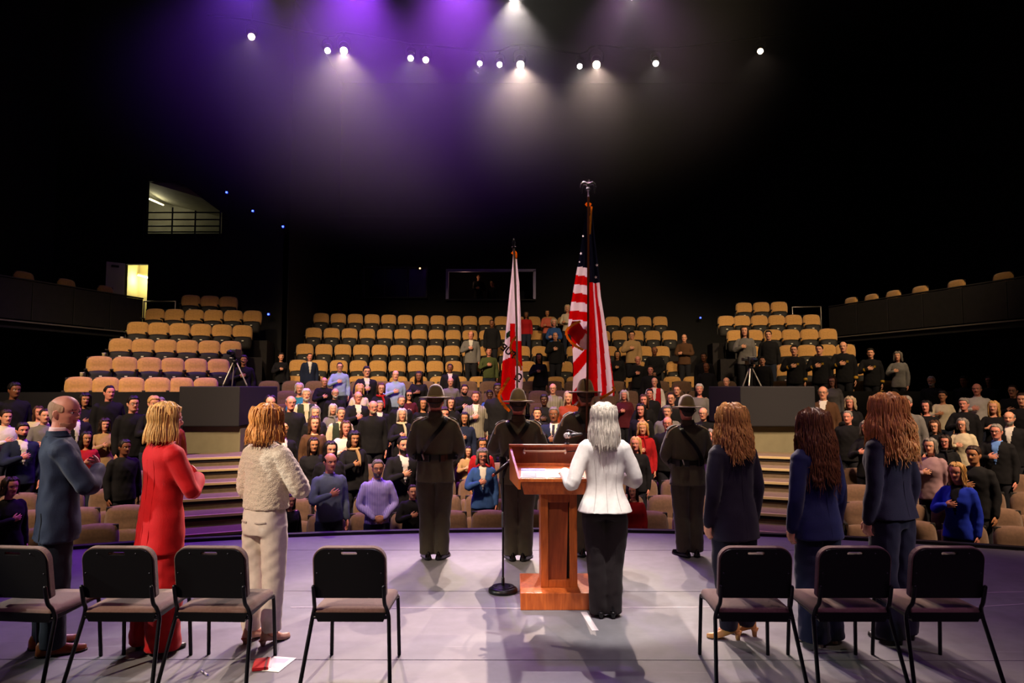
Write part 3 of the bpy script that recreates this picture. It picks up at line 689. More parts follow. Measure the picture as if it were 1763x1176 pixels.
# ================================================================== THEATRE SEATS
def cushion(w, h, d, dim=0.014, n=13):
    g = Geo(); v = []
    us = np.linspace(-1, 1, n); vs_ = np.linspace(-1, 1, n)
    def sq(u, w_): return u
    front = []
    for b in vs_:
        for a in us:
            # rounded square mapping
            x = a * math.sqrt(max(0, 1 - 0.22 * b * b)); z = b * math.sqrt(max(0, 1 - 0.22 * a * a))
            e = (1 - abs(a) ** 5) * (1 - abs(b) ** 5)
            y = -d * (0.35 + 0.65 * e)
            for cx in (-0.42, 0.0, 0.42):
                y += dim * math.exp(-((a - cx) ** 2 + (b + 0.05) ** 2) / 0.02)
            y += dim * 0.35 * math.exp(-((b + 0.05) / 0.06) ** 2)
            front.append((x * w / 2, y, z * h / 2))
    back = [(x, 0.0, z) for x, y, z in front]
    f = [tuple(reversed(q)) for q in gridfaces(n, n, False)]; f = [q[::-1] for q in f]
    N_ = n * n; fb = [tuple(i + N_ for i in q[::-1]) for q in f]
    rim = [i for i in range(n)] + [i * n + n - 1 for i in range(1, n)] + [N_ - 1 - i for i in range(1, n)] + [(n - 1 - i) * n for i in range(1, n - 1)]
    fr = [(rim[i], rim[i] + N_, rim[(i + 1) % len(rim)] + N_, rim[(i + 1) % len(rim)]) for i in range(len(rim))]
    g.add(front + back, f + fb + fr); return g.mesh('cushion')
def fixnormals(me):
    bm = bmesh.new(); bm.from_mesh(me); bmesh.ops.recalc_face_normals(bm, faces=list(bm.faces)); bm.to_mesh(me); bm.free(); return me
TS_BACK = fixnormals(cushion(0.52, 0.46, 0.085)); TS_FOLD = fixnormals(cushion(0.48, 0.36, 0.07, 0.0))
TS_SHELL = bevelled(box(0, 0.035, 0.66, 0.50, 0.03, 0.44).mesh('shell', smooth=False), 0.012)
g = Geo(); box(0, -0.02, 0.22, 0.05, 0.10, 0.44, g); box(0, -0.02, 0.02, 0.06, 0.26, 0.03, g); TS_LEG = g.mesh('pedestal', smooth=False)
g = Geo(); box(0, -0.10, 0.60, 0.05, 0.30, 0.035, g); box(0, 0.0, 0.45, 0.035, 0.07, 0.30, g); TS_ARM = bevelled(g.mesh('armrest', smooth=False), 0.008)
TS_PLATE = box(0, 0, 0, 0.055, 0.006, 0.022).mesh('number_plate', smooth=False)
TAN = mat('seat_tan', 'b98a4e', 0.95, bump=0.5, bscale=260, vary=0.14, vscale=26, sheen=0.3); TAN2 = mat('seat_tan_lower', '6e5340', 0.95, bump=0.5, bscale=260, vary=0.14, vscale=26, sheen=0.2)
SDARK = mat('seat_dark', '120e0c', 0.7); PLATEM = mat('seat_plate', 'e8e2d0', 0.4)
NTH = ['first', 'second', 'third', 'fourth', 'fifth', 'sixth', 'seventh', 'eighth', 'ninth', 'tenth', 'eleventh', 'twelfth', 'thirteenth', 'fourteenth', 'fifteenth', 'sixteenth', 'seventeenth', 'eighteenth', 'nineteenth', 'twentieth',
       'twenty-first', 'twenty-second', 'twenty-third', 'twenty-fourth', 'twenty-fifth', 'twenty-sixth', 'twenty-seventh', 'twenty-eighth', 'twenty-ninth', 'thirtieth', 'thirty-first', 'thirty-second', 'thirty-third', 'thirty-fourth', 'thirty-fifth']
def seat(p, rz, label, group, near=False, full=True):
    t = thing('theatre_seat', label, 'seat', tuple(p), rz, group)
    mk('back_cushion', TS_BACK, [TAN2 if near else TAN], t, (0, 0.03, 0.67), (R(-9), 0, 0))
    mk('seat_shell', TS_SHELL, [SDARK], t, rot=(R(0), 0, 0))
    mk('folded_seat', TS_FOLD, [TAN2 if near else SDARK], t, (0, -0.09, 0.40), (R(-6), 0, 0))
    mk('pedestal', TS_LEG, [SDARK], t)
    if full: mk('armrest', TS_ARM, [SDARK], t, (-0.275, 0, 0))
    if not near: mk('number_plate', TS_PLATE, [PLATEM], t, (0, -0.17, 0.455))
    return t
def face_stage(p, tgt=(0.0, 4.0)):
    d = Vector((tgt[0] - p[0], tgt[1] - p[1])); return math.atan2(d.x, -d.y)
SEATPOS = []
for ri, ((r, z, p0), p1) in enumerate(zip(CROWS, CRIGHT)):
    a = math.asin((at(p0, 600, 22).x / 22 * math.sqrt(1) * 0 + (at(p0, 600, C1.y + r - 1.0).x - C1.x)) / r); k = 0
    while True:
        q = Vector(arc_pt(r, a, z, C1)); pxx, _ = proj((q.x, q.y, z + 0.9))
        if pxx > p1 + 5: break
        seat(q + Vector((0, 0, 0)), face_stage(q, (C1.x, C1.y)), 'tan tufted theatre seat, %s from left in %s row from back of centre block' % (NTH[k], NTH[4 - ri]), 'tan seats of the rear centre block'); SEATPOS.append(q)
        a += 0.57 / r; k += 1
for nm in ('left', 'right'):
    for ri, (pts, zf) in enumerate(SIDE[nm]):
        d = (pts[-1] - pts[0]).normalized(); n = Vector((d.y, -d.x, 0)); rz = math.atan2(n.x, -n.y)
        for k, q in enumerate(pts):
            seat(q, rz, 'tan tufted theatre seat, %s from left in %s row of raised %s block' % (NTH[k], NTH[ri], nm), 'tan seats of the raised %s block' % nm)
# gallery seats: only their tops show over the panels
for (G, dd, n0, pos, nm) in ((GLn, gl_d, 1, [0.75, 1.95, 3.1, 4.2, 5.3], 'left'), (GRn, gr_d, -1, [0.35, 1.15, 1.95, 2.85, 3.95, 5.2], 'right')):
    base = Vector(G.location)
    inw = Vector((dd.y, -dd.x, 0)) * (1 if nm == 'left' else -1)      # away from the hall centre
    if (inw.x > 0) == (nm == 'left'): inw = -inw
    for k, s in enumerate(pos):
        q = base + dd * s + inw * 0.50 + Vector((0, 0, 0.31)); f_ = -inw; rz = math.atan2(f_.x, -f_.y)
        seat(q, rz, 'tan seat top showing over the %s gallery panels, %s from the far end' % (nm, NTH[k]), 'seats along the %s gallery' % nm)
# front rows of the lower bowl
LOWSEATS = []
for ri in (0, 1, 2, 3, 8, 9):
    r = RROW[ri] + 0.30; z = ZROW[ri]; a = -R(44); k = {'left': 0, 'centre': 0, 'right': 0}
    while a < R(44):
        q = Vector(arc_pt(r, a, z)); px_, py_ = proj((q.x, q.y, z + 0.8))
        dl_, dr_ = aisle_dist(q.x, q.y, KL), aisle_dist(q.x, q.y, KR)
        ok = abs(dl_) > HW + 0.36 and abs(dr_) > HW + 0.36 and -30 < px_ < 1790
        if ri >= 8 and (dl_ < 0.9 or dr_ > -0.9): ok = False
        if ok:
            blk = 'left' if dl_ < 0 else ('right' if dr_ > 0 else 'centre')
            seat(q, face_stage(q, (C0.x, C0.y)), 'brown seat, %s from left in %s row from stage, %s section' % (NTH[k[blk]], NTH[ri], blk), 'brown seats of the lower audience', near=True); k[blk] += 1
        a += 0.57 / r

# ================================================================== STAGE LAMPS ON THE CATWALK PIPE
LENS = mat('lamp_lens', 'fff6ea', 0.3, emit=60.0); LENSW = mat('lamp_lens_warm', 'ffd9b0', 0.3, emit=45.0); LBODY = mat('lamp_body', '0d0d10', 0.5)
BARREL = lathe([(0.095, -0.02), (0.10, 0.0), (0.10, 0.16), (0.085, 0.18), (0.085, 0.34), (0.12, 0.36), (0.125, 0.52), (0.07, 0.60)], 20).mesh('barrel')
LDISC = lathe([(0.0, -0.035), (0.05, -0.032), (0.086, -0.022), (0.088, -0.012)], 20).mesh('lens')
YOKE = tube([(-0.14, 0, 0.26), (-0.16, 0.0, 0.30), (-0.15, 0.20, 0.36), (0, 0.26, 0.38), (0.15, 0.20, 0.36), (0.16, 0.0, 0.30), (0.14, 0, 0.26)], 0.012, 8, sub=4).mesh('yoke')
CLAMP = box(0, 0.30, 0.39, 0.05, 0.10, 0.06).mesh('clamp', smooth=False)
LAMPS = [(433, 63, 1.0, 1, 'lone warm stage lamp at the left end of the row'), (564, 87, 0.85, 0, 'cool stage lamp, left of the left-hand pair'), (592, 87, 1.1, 1, 'bright stage lamp, right of the left-hand pair'),
         (707, 100, 0.85, 0, 'stage lamp, left of the second pair'), (733, 103, 0.9, 1, 'stage lamp, right of the second pair'), (826, 109, 0.75, 0, 'small stage lamp, first of the central three'),
         (860, 111, 0.8, 0, 'stage lamp, middle of the central three'), (896, 111, 1.15, 1, 'brightest stage lamp of the central three'), (998, 114, 0.75, 0, 'small stage lamp left of the bright one near the eagle'),
         (1027, 111, 1.15, 1, 'bright stage lamp above the eagle topped flagpole'), (1129, 109, 0.85, 0, 'single stage lamp right of the eagle topped flagpole'), (1309, 88, 0.85, 1, 'lone stage lamp at the right end of the row'),
         (885, -10, 1.7, 0, 'large stage lamp cut off at top edge, centre'), (1088, -12, 1.6, 0, 'large stage lamp cut off at top edge, right of centre')]
LAMPP = 1900
for i, (px, py, sc_, warm, lb) in enumerate(LAMPS):
    Y_ = 18.0 if py > 0 else 15.5
    p = at(px, py, Y_); aim = Vector((p.x * 0.32, 5.6, 0.9)); t = thing('stage_light', lb, 'stage light', tuple(p), 0, 'stage lamps facing the stage', sc_)
    t.rotation_euler = (aim - p).to_track_quat('-Z', 'Y').to_euler()
    b_ = mk('barrel', BARREL, [LBODY], t); mk('lens', LDISC, [LENSW if warm else LENS], t); mk('yoke', YOKE, [LBODY], t); mk('clamp', CLAMP, [LBODY], t)
    l = bpy.data.lights.new('lamp_beam', 'SPOT'); l.energy = LAMPP * {896: 5.0, 592: 2.8, 1027: 2.6, 885: 3.0}.get(px, 0.22); l.color = (1.0, 0.74, 0.60) if warm else (1.0, 0.87, 0.82); l.spot_size = R(24); l.spot_blend = 0.5; l.shadow_soft_size = 0.035
    o = bpy.data.objects.new('lamp_beam', l); COL.objects.link(o); o.parent = t; o.location = (0, 0, -0.06)
bpy.context.view_layer.update()
PIPEM = mat('pipe_black', '0e0e11', 0.5, metal=0.4)
ct = thing('lighting_pipe', 'black overhead pipe carrying the stage lamps', 'pipe', (0, 18.4, at(880, 98, 18.4).z + 0.18))
clp = [[o.matrix_world @ Vector((0, 0.34, 0.41)) - Vector(ct.location) for o in COL.objects if o.name.startswith('stage_light') and (o.location.y > 17) == k] for k in (True, False)]
for cl in clp:
    cl.sort(key=lambda v: v.x); e0_, e1_ = cl[0] + Vector((-1.2, 0, 0.15)), cl[-1] + Vector((1.2, 0, 0.15))
    part('pipe', tube([tuple(v) for v in [e0_] + cl + [e1_]], 0.03, 10, sub=3), PIPEM, ct, True)
    for v in (cl[0], cl[-1]): part('drop_rod', tube([tuple(v), (v.x, v.y, 13.95 - ct.location.z)], 0.012, 6), PIPEM, ct, True)


# ================================================================== FLOOR ITEMS
p = on(450, 1147); nbk = thing('notebook', 'closed red notebook lying by the third chair', 'notebook', (p.x, p.y, 0.001), 0.25)
part('cover', box(0, 0, 0.012, 0.10, 0.17, 0.022), mat('notebook_red', 'a8141c', 0.4), nbk, bevel=0.005); part('page_block', box(0.004, 0, 0.012, 0.096, 0.162, 0.014), PAPER, nbk); part('clasp_band', box(0.03, 0, 0.012, 0.012, 0.173, 0.026), mat('notebook_dark', '5a0c10', 0.5), nbk)
p = on(475, 1144); pp = tag(part('paper_sheet', box(0, 0, 0, 0.17, 0.23, 0.003), PAPER, None), 'white paper sheet lying beside the red notebook', 'paper'); pp.location = (p.x, p.y, 0.003); pp.rotation_euler = (0, 0, -0.18)
part('print_block', box(-0.01, 0.01, 0.002, 0.12, 0.15, 0.001), mat('print_grey', 'c9c6cc', 0.8), pp)
def pen(px, py, rz, label):
    p = on(px, py); t = thing('pen', label, 'pen', (p.x, p.y, 0.006), rz)
    part('barrel', tube([(-0.05, 0, 0), (0.04, 0, 0)], 0.0055, 10), mat('pen_white', 'd8d4e4', 0.4), t, True); part('tip', tube([(0.04, 0, 0), (0.062, 0, 0)], [0.005, 0.0012], 10), mat('pen_blue', '2c2c9c', 0.4), t, True); part('clip', box(-0.03, 0, 0.006, 0.04, 0.003, 0.002), mat('pen_blue', '2c2c9c', 0.4), t)
pen(352, 1160, -0.75, 'blue and white pen lying on stage beside red suit'); 
p = on(1516, 1086); t = thing('folded_card', 'small blue and white card lying by the navy trousers', 'card', (p.x, p.y, 0.001), 0.3)
part('card', box(0, 0, 0.003, 0.12, 0.05, 0.005), mat('card_white', 'd4d0e0', 0.6), t); part('stripe', box(0.02, 0, 0.0062, 0.05, 0.05, 0.002), mat('pen_blue', '2c2c9c', 0.4), t)

# ================================================================== CAMERA TRIPODS
def tripod(px, py_top, py_bot, Y, label):
    b = at(px, py_bot, Y); tp = at(px, py_top, Y); h = tp.z - b.z
    t = thing('camera_tripod', label, 'tripod', tuple(b)); LM = mat('tripod_leg', 'b8b2a6', 0.35, metal=0.6); DM = mat('camera_black', '131316', 0.4)
    for k in range(3):
        a = R(90 + 120 * k + 30); q = Vector((math.cos(a) * h * 0.36, math.sin(a) * h * 0.36, 0.0))
        lg = part('leg', tube([tuple(q), (q.x * 0.12, q.y * 0.12, h * 0.66)], 0.013, 8), LM, t, True); part('foot', ellipsoid((q.x, q.y, 0.012), (0.02, 0.02, 0.012), 8), DM, lg, True)
    part('crown', lathe([(0.05, h * 0.63), (0.06, h * 0.68), (0.04, h * 0.74)], 14), DM, t, True)
    part('column', tube([(0, 0, h * 0.45), (0, 0, h * 0.8)], 0.018, 8), DM, t, True)
    part('pan_handle', tube([(0, 0, h * 0.78), (0.05, 0.3, h * 0.66)], 0.01, 8), DM, t, True)
    cb = part('camera_body', box(0, 0.02, h * 0.9, 0.12, 0.26, 0.15), DM, t, bevel=0.015)
    part('lens', tube([(0, -0.10, h * 0.9), (0, -0.24, h * 0.9)], 0.045, 16), DM, cb, True); part('lens_glass', lathe([(0.0, 0.0), (0.04, 0.004)], 14), mat('lens_glass', '202836', 0.1), cb, True, loc=(0, -0.285, h * 0.9), rot=(R(90), 0, 0))
    part('viewfinder', box(-0.09, 0.05, h * 0.95, 0.08, 0.14, 0.06), DM, cb, bevel=0.01)
    return t
tripod(403, 602, 664, 12.8, 'video camera on silver tripod beside the raised left seats'); tripod(1293, 616, 666, 12.8, 'video camera on silver tripod beside the raised right seats')
# paper cups on the left raised block parapet ends
for px, py, s_, lb in ((210, 585, 71, 'white paper cup on ledge beside raised seats, highest'), (179, 613, 78, 'white paper cup on ledge beside raised seats, middle'), (141, 647, 84, 'white paper cup on ledge beside raised seats, lowest')):
    p = at(px, py, FPX / s_ + 0.2); t = thing('paper_cup', lb, 'cup', (p.x, p.y, p.z - 0.06)); part('cup', lathe([(0.032, 0), (0.042, 0.115), (0.044, 0.12)], 14), mat('cup_cream', 'c9b88e', 0.7), t, True); part('lid', lathe([(0.045, 0.117), (0.044, 0.128), (0.03, 0.132)], 14), mat('cup_lid', 'd8cdb0', 0.5), t, True)
    part_ = struct('trim_ledge', box(p.x, p.y, p.z - 0.06 - 0.5, 0.3, 0.3, 1.0), WALLM, 'small black ledge post beside the raised left seats')
# ================================================================== PEOPLE
HZ = 1.525     # chin height of a 1.75 m figure; local front is -Y, the figure's right is -X
ZT = [-.02, 0, .012, .025, .04, .055, .07, .085, .10, .115, .128, .14]
WT = [.030, .042, .050, .056, .060, .063, .066, .069, .071, .073, .075, .076]
FT = [.045, .066, .078, .082, .080, .083, .084, .086, .087, .084, .090, .093]
BT = [.020, .030, .042, .055, .066, .075, .083, .089, .094, .098, .101, .103]
def hsec(z):
    z = np.asarray(z, float)
    k = np.sqrt(np.clip(1 - ((np.maximum(z, .14) - .14) / .09) ** 2, 0, 1)) ** 0.95
    return np.interp(z, ZT, WT) * k, np.interp(z, ZT, FT) * k, np.interp(z, ZT, BT) * k
def hpt(a, z, off=0.0):
    """head surface point (x, forward, z) at azimuth a (0 = face), height z above the chin"""
    a, z = np.broadcast_arrays(np.asarray(a, float), np.asarray(z, float))
    w, ff, fb = hsec(z); s, c = np.sin(a), np.cos(a)
    x = np.sign(s) * np.abs(s) ** .92 * (w + off); f = np.where(c > 0, (ff + off) * np.abs(c) ** .85, -(fb + off) * np.abs(c) ** .92)
    return x, f, np.where(z > .14, .14 + (z - .14) * (1 + off / .09), z)
def head_geo(sex='m'):
    nz, na = 46, 60
    u = np.linspace(-PI, PI, na, endpoint=False); a = u - 0.5 * np.sin(u)
    z = np.concatenate([np.linspace(-.02, .14, 32), .14 + .09 * np.sin(np.linspace(0, PI / 2, nz - 32 + 1)[1:] * .985)])
    A, Z = np.meshgrid(a, z); x, f, zz = hpt(A, Z)
    if sex == 'f': x = x * np.where(zz < .06, .93, 1.0)
    fr = np.cos(A) > 0.2
    nb = np.interp(zz, [.066, .072, .082, .090, .105, .122, .135], [0, .016, .030, .027, .017, .006, 0]) * (0.92 if sex == 'f' else 1.05)
    sg = np.interp(zz, [.07, .085, .12], [.0155, .0135, .009])
    f = f + np.where(fr, nb * np.exp(-(x / sg) ** 2), 0)
    f = f - np.where(fr, .011 * np.exp(-((np.abs(x) - .031) / .014) ** 2 - ((zz - .115) / .011) ** 2), 0)
    f = f + np.where(fr, .004 * np.exp(-((np.abs(x) - .03) / .02) ** 2 - ((zz - .134) / .007) ** 2), 0)
    lips = .0055 * (np.exp(-((zz - .0465) / .005) ** 2) + .9 * np.exp(-((zz - .058) / .0045) ** 2)) - .004 * np.exp(-((zz - .0525) / .0025) ** 2)
    f = f + np.where(fr, lips * np.exp(-(x / .020) ** 4), 0)
    f = f + np.where(fr, .004 * np.exp(-((np.abs(x) - .042) / .018) ** 2 - ((zz - .092) / .014) ** 2), 0)
    f = f + np.where(fr, .005 * np.exp(-(x / .018) ** 2 - ((zz - .018) / .011) ** 2), 0)
    v = np.stack([x, -f, zz], -1).reshape(-1, 3)
    n = len(z); g = Geo(); g.add(v, gridfaces(n, na) + [tuple(range(na - 1, -1, -1)), tuple(range((n - 1) * na, n * na))])
    for s in (-1, 1):
        M = Euler((0, R(8) * s, R(-20) * s)).to_matrix()
        ellipsoid((s * .077, .012, .098), (.008, .017, .031), 14, g, 0, M); ellipsoid((s * .083, .020, .104), (.006, .012, .024), 12, g, 0, M)
    return g
def head_matrix(yaw=0.0, pitch=0.0, tilt=0.0):
    return Matrix.Translation((0, -0.012, HZ)) @ Euler((pitch, tilt, yaw)).to_matrix().to_4x4()
def nrm(v): v = np.asarray(v, float); return v / (np.linalg.norm(v) + 1e-9)
def hand_geo(W, D, N, right=True, curl=0.35, spread=0.12, g=None, k=1.0):
    g = g or Geo(); W = np.asarray(W, float); D = nrm(D); N = np.asarray(N, float); N = nrm(N - D * (N @ D)); S = np.cross(D, N) * (1 if right else -1)   # S: towards the thumb
    M = np.stack([S, N, D], 1)
    tube([W - D * .03, W + D * .012], [.026 * k, .026 * k], 12, g, flat=1.0)
    ellipsoid(W + D * .055 * k, (.040 * k, .0165 * k, .055 * k), 16, g, 0, np.block([[M, np.zeros((3, 1))], [np.zeros((1, 3)), 1]]))
    for i, (o, ln) in enumerate(((.030, .070), (.010, .080), (-.010, .074), (-.029, .058))):
        b = W + D * (.090 - .006 * abs(i - 1)) * k + S * o * k; ang = 0.0; d0 = nrm(D + S * spread * (1.5 - i)); P = [b - d0 * .02]; p = b.copy(); P.append(p.copy())
        for seg_, fr in ((.45, 1.0), (.30, 1.3), (.25, 1.0)):
            ang += curl * fr; dd = nrm(d0 * math.cos(ang) + N * math.sin(ang)); p = p + dd * ln * seg_ * k; P.append(p.copy())
        tube(P, np.array([.0095, .0095, .0088, .0082, .0072]) * k, 8, g)
    b = W + D * .028 * k + S * .030 * k; d1 = nrm(D * .75 + S * .62 + N * .22); d2 = nrm(D * .93 + S * .25 + N * .30)
    tube([b - d1 * .015, b + d1 * .035 * k, b + d1 * .035 * k + d2 * .03 * k, b + d1 * .035 * k + d2 * .052 * k], np.array([.0125, .012, .0105, .0085]) * k, 8, g)
    return g
def arms_for(pose, sex, dx=0.0):
    x = .185 if sex == 'm' else .162
    down = {s: ((s * x, .005, 1.395), (s * (x + .05), .025, 1.115), (s * (x + .055), -.03, .865), (0, -.18, -1), (-s, 0, 0)) for s in (-1, 1)}
    if pose == 'down': return down
    heartR = ((-x, .005, 1.395), (-x - .085, -.11, 1.15), (-.085, -.205, 1.225), (1, -.02, .22), (0, 1, 0))
    heart = {1: down[1], -1: heartR}
    if pose == 'heart': return heart
    if pose == 'clasp': return {s: ((s * x, .005, 1.395), (s * (x + .07), -.03, 1.125), (s * .075, -.20, .965), (-s, -.15, -.35), (0, 1, 0)) for s in (-1, 1)}
    if pose == 'cross': return {s: ((s * x, .005, 1.395), (s * (x + .055), -.09, 1.13), (-s * .03, -.19 - .03 * s, 1.13 + .015 * s), (-s, .1, .05), (0, 1, 0)) for s in (-1, 1)}
    if pose == 'flagcarry': return {s: ((s * x, .005, 1.395), (s * (x + .09), -.10, 1.15), (s * .05, -.27, 1.13 + .08 * s), (-s, -.35, .1), (0, -.3, 1)) for s in (-1, 1)}
    return pose
def body_mesh(sex, arms, yaw=0.0, pitch=0.0, voxel=.0065, dec=.45, name='body', curl=.35, child=False, hk=1.0):
    g = Geo(); hm = head_matrix(yaw, pitch); hg = head_geo(sex).xf(hm); g.merge(hg)
    nr = .056 if sex == 'm' else .047
    tube([(0, .022, 1.40), (0, .018, 1.47), (0, .004, 1.545), (0, .0, 1.60)], [nr * 1.25, nr * 1.02, nr * .96, nr * .9], 18, g)
    loft([(.86, 0, 0, .12, .08, .08), (1.0, 0, 0, .115, .07, .075), (1.2, 0, 0, .13, .085, .085), (1.38, 0, .005, .145, .08, .08), (1.43, 0, .01, .10, .06, .06), (1.46, 0, .015, .06, .05, .05)], 24, g, sub=2)
    for s, (S, E, W, D, N) in arms.items():
        tube([(S[0] * .6, S[1], S[2]), S, E, W], [.04, .036, .03, .024], 12, g, sub=3)
        hand_geo(W, D, N, s < 0, curl, g=g, k=(1.0 if sex == 'm' else .9) * hk)
    for s in (-1, 1): tube([(s * .08, 0, .90), (s * .10, -.01, .48), (s * .10, .012, .08), (s * .10, -.05, .045)], [.07, .042, .032, .028], 12, g)
    me = fuse(g, voxel, 1, dec, name)
    # lips and brows take a colour of their own, eyes are set in
    inv = hm.inverted(); mi = np.zeros(len(me.polygons), int)
    for i, p in enumerate(me.polygons):
        c = p.center
        if c.z > HZ - .02:
            q = inv @ c
            if -q.y > .05:
                if .0435 < q.z < .0625 and abs(q.x) < .025 and -q.y > .078: mi[i] = 1
                elif .131 < q.z < .1395 and .014 < abs(q.x) < .047: mi[i] = 2
    base = co(me); faces = [tuple(p.vertices) for p in me.polygons]
    out = Geo(); out.add(base, faces); out.m = mi.tolist()
    for s in (-1, 1):
        e = ellipsoid((s * .031, -.0705, .1155), (.0135, .0125, .0085), 12); e.xf(hm); out.merge(e, 3)
        e = ellipsoid((s * .031, -.0800, .1155), (.0062, .0045, .0062), 10); e.xf(hm); out.merge(e, 4)
    m2 = out.mesh(name, [None] * 5) if False else None
    bpy.data.meshes.remove(me)
    m2 = bpy.data.meshes.new(name); m2.from_pydata(out.verts().tolist(), [], out.f)
    for _ in range(5): m2.materials.append(None)
    m2.polygons.foreach_set('material_index', out.m); m2.polygons.foreach_set('use_smooth', [True] * len(out.f)); m2.update()
    return m2
JACK_M = [(.80, 0, 0, .198, .130, .128), (.95, 0, 0, .188, .128, .118), (1.09, 0, 0, .176, .122, .108), (1.22, 0, 0, .194, .128, .116), (1.34, 0, .004, .208, .126, .118), (1.405, 0, .008, .203, .108, .104), (1.45, 0, .012, .150, .084, .088), (1.476, 0, .015, .088, .066, .074), (1.488, 0, .018, .076, .060, .068)]
SHIRT_M = [(.86, 0, 0, .178, .118, .115), (1.0, 0, -.008, .172, .125, .108), (1.12, 0, -.006, .172, .122, .106), (1.24, 0, 0, .185, .122, .110), (1.34, 0, .004, .196, .120, .112), (1.405, 0, .008, .192, .100, .098), (1.448, 0, .012, .140, .080, .082), (1.468, 0, .015, .086, .064, .070), (1.478, 0, .018, .074, .060, .066)]
JACK_F = [(.80, 0, 0, .196, .125, .135), (.92, 0, 0, .180, .118, .128), (1.07, 0, 0, .146, .106, .100), (1.18, 0, -.004, .158, .122, .102), (1.27, 0, -.008, .172, .138, .106), (1.36, 0, .004, .180, .118, .104), (1.405, 0, .008, .172, .098, .094), (1.440, 0, .012, .125, .076, .080), (1.462, 0, .015, .082, .060, .066), (1.472, 0, .018, .068, .052, .060)]
SHIRT_F = [(.86, 0, 0, .178, .115, .125), (.96, 0, 0, .166, .110, .115), (1.07, 0, 0, .145, .106, .098), (1.18, 0, -.004, .155, .120, .100), (1.27, 0, -.008, .167, .134, .104), (1.36, 0, .004, .174, .114, .102), (1.405, 0, .008, .166, .094, .090), (1.435, 0, .012, .122, .070, .074), (1.452, 0, .015, .084, .052, .060)]
def top_mesh(sec, arms, sleeve=(.070, .060, .050, .041), voxel=.011, wr=None, cuff=.0, dec=1.0, extra=None, bulge=0.0):
    g = loft(sec, 40, sub=4)
    for s, (S, E, W, D, N) in arms.items():
        S, E, W = (np.array(q) for q in (S, E, W)); e = W - nrm(W - E) * cuff
        ellipsoid(tuple(S + np.array([-s * .010, 0, -.01])), (sleeve[0] * .98, sleeve[0] * 1.02, sleeve[0] * .92), 14, g)
        tube([S + np.array([-s * .02, 0, 0]), S * .55 + E * .45, E, (E + e) / 2, e], [sleeve[0], sleeve[1] * 1.05, sleeve[1] * .92, sleeve[2], sleeve[3]], 16, g, sub=4)
    if extra: extra(g)
    me = fuse(g, voxel, 3, dec, 'garment', wr); return me
def trouser_mesh(sex, rad=(.100, .078, .068), hem=.045, stance=.10, hip=None, voxel=.012, seed=3, amp=.004, top=.99, kneeb=0.0, foot=None):
    g = Geo(); h = hip or ((.160, .098, .108) if sex == 'f' else (.158, .098, .102)); w_ = .90
    loft([(.80, 0, 0, h[0] * .93, h[1] * .85, h[2] * .95), (.87, 0, 0, h[0], h[1], h[2]), (.94, 0, 0, h[0] * .96, h[1], h[2] * .96), (top, 0, 0, h[0] * .86, h[1] * .93, h[2] * .86)], 32, g, sub=3)
    for s in (-1, 1):
        f = (foot or {}).get(s, (s * stance, .01))
        tube([(s * .088, .004, .86), (s * .094, 0, .72), (s * (stance * .5 + .05), -.008 + kneeb, .48), (f[0], f[1], .26), (f[0], f[1], hem)], [rad[0] * 1.0, rad[0] * .96, rad[1], (rad[1] + rad[2]) / 2, rad[2]], 16, g, sub=4, up=(0, 1, 0), caps=False)
    return fuse(g, voxel, 2, 1.0, 'trousers', wrinkle(amp, 26, seed, (1, 1, .45), amp * .5, 60))
def shoe_geo(L_=.28, w=.048, heel=0.0, h=.075, g=None):
    g = g or Geo(); secs = []
    # y from heel (+) to toe (-)
    ys = np.array([.09, .08, .05, .0, -.06, -.11, -.15, -.175, -.185]) * L_ / .28
    hw = np.array([.35, .72, .80, .76, .92, 1.0, .82, .5, .2]) * w
    ht = np.array([.7, 1.0, 1.05, .95, .72, .55, .45, .38, .28]) * h
    lift = np.interp(ys, [-.10 * L_ / .28, .06], [0, heel])
    a = np.linspace(0, 2 * PI, 16, endpoint=False); v = []
    for y, b, t, lf in zip(ys, hw, ht, lift):
        for q in a:
            x = math.cos(q) * b; zc = math.sin(q); z = (t * zc if zc > 0 else .010 * zc) + .010
            v.append((x * (1.0 if zc < .2 else 1 - .45 * zc), y, z + lf))
    n = len(ys); g.add(v, gridfaces(n, 16) + [tuple(range(15, -1, -1)), tuple(range((n - 1) * 16, n * 16))])
    if heel: lathe([(.016, .0), (.020, heel * .6), (.032, heel + .004)], 12, gg := Geo()); 
    if heel: gg.xf(Matrix.Translation((0, .065, 0))); g.merge(gg)
    return g
def sstep(x, a, b): t = np.clip((x - a) / (b - a), 0, 1); return t * t * (3 - 2 * t)
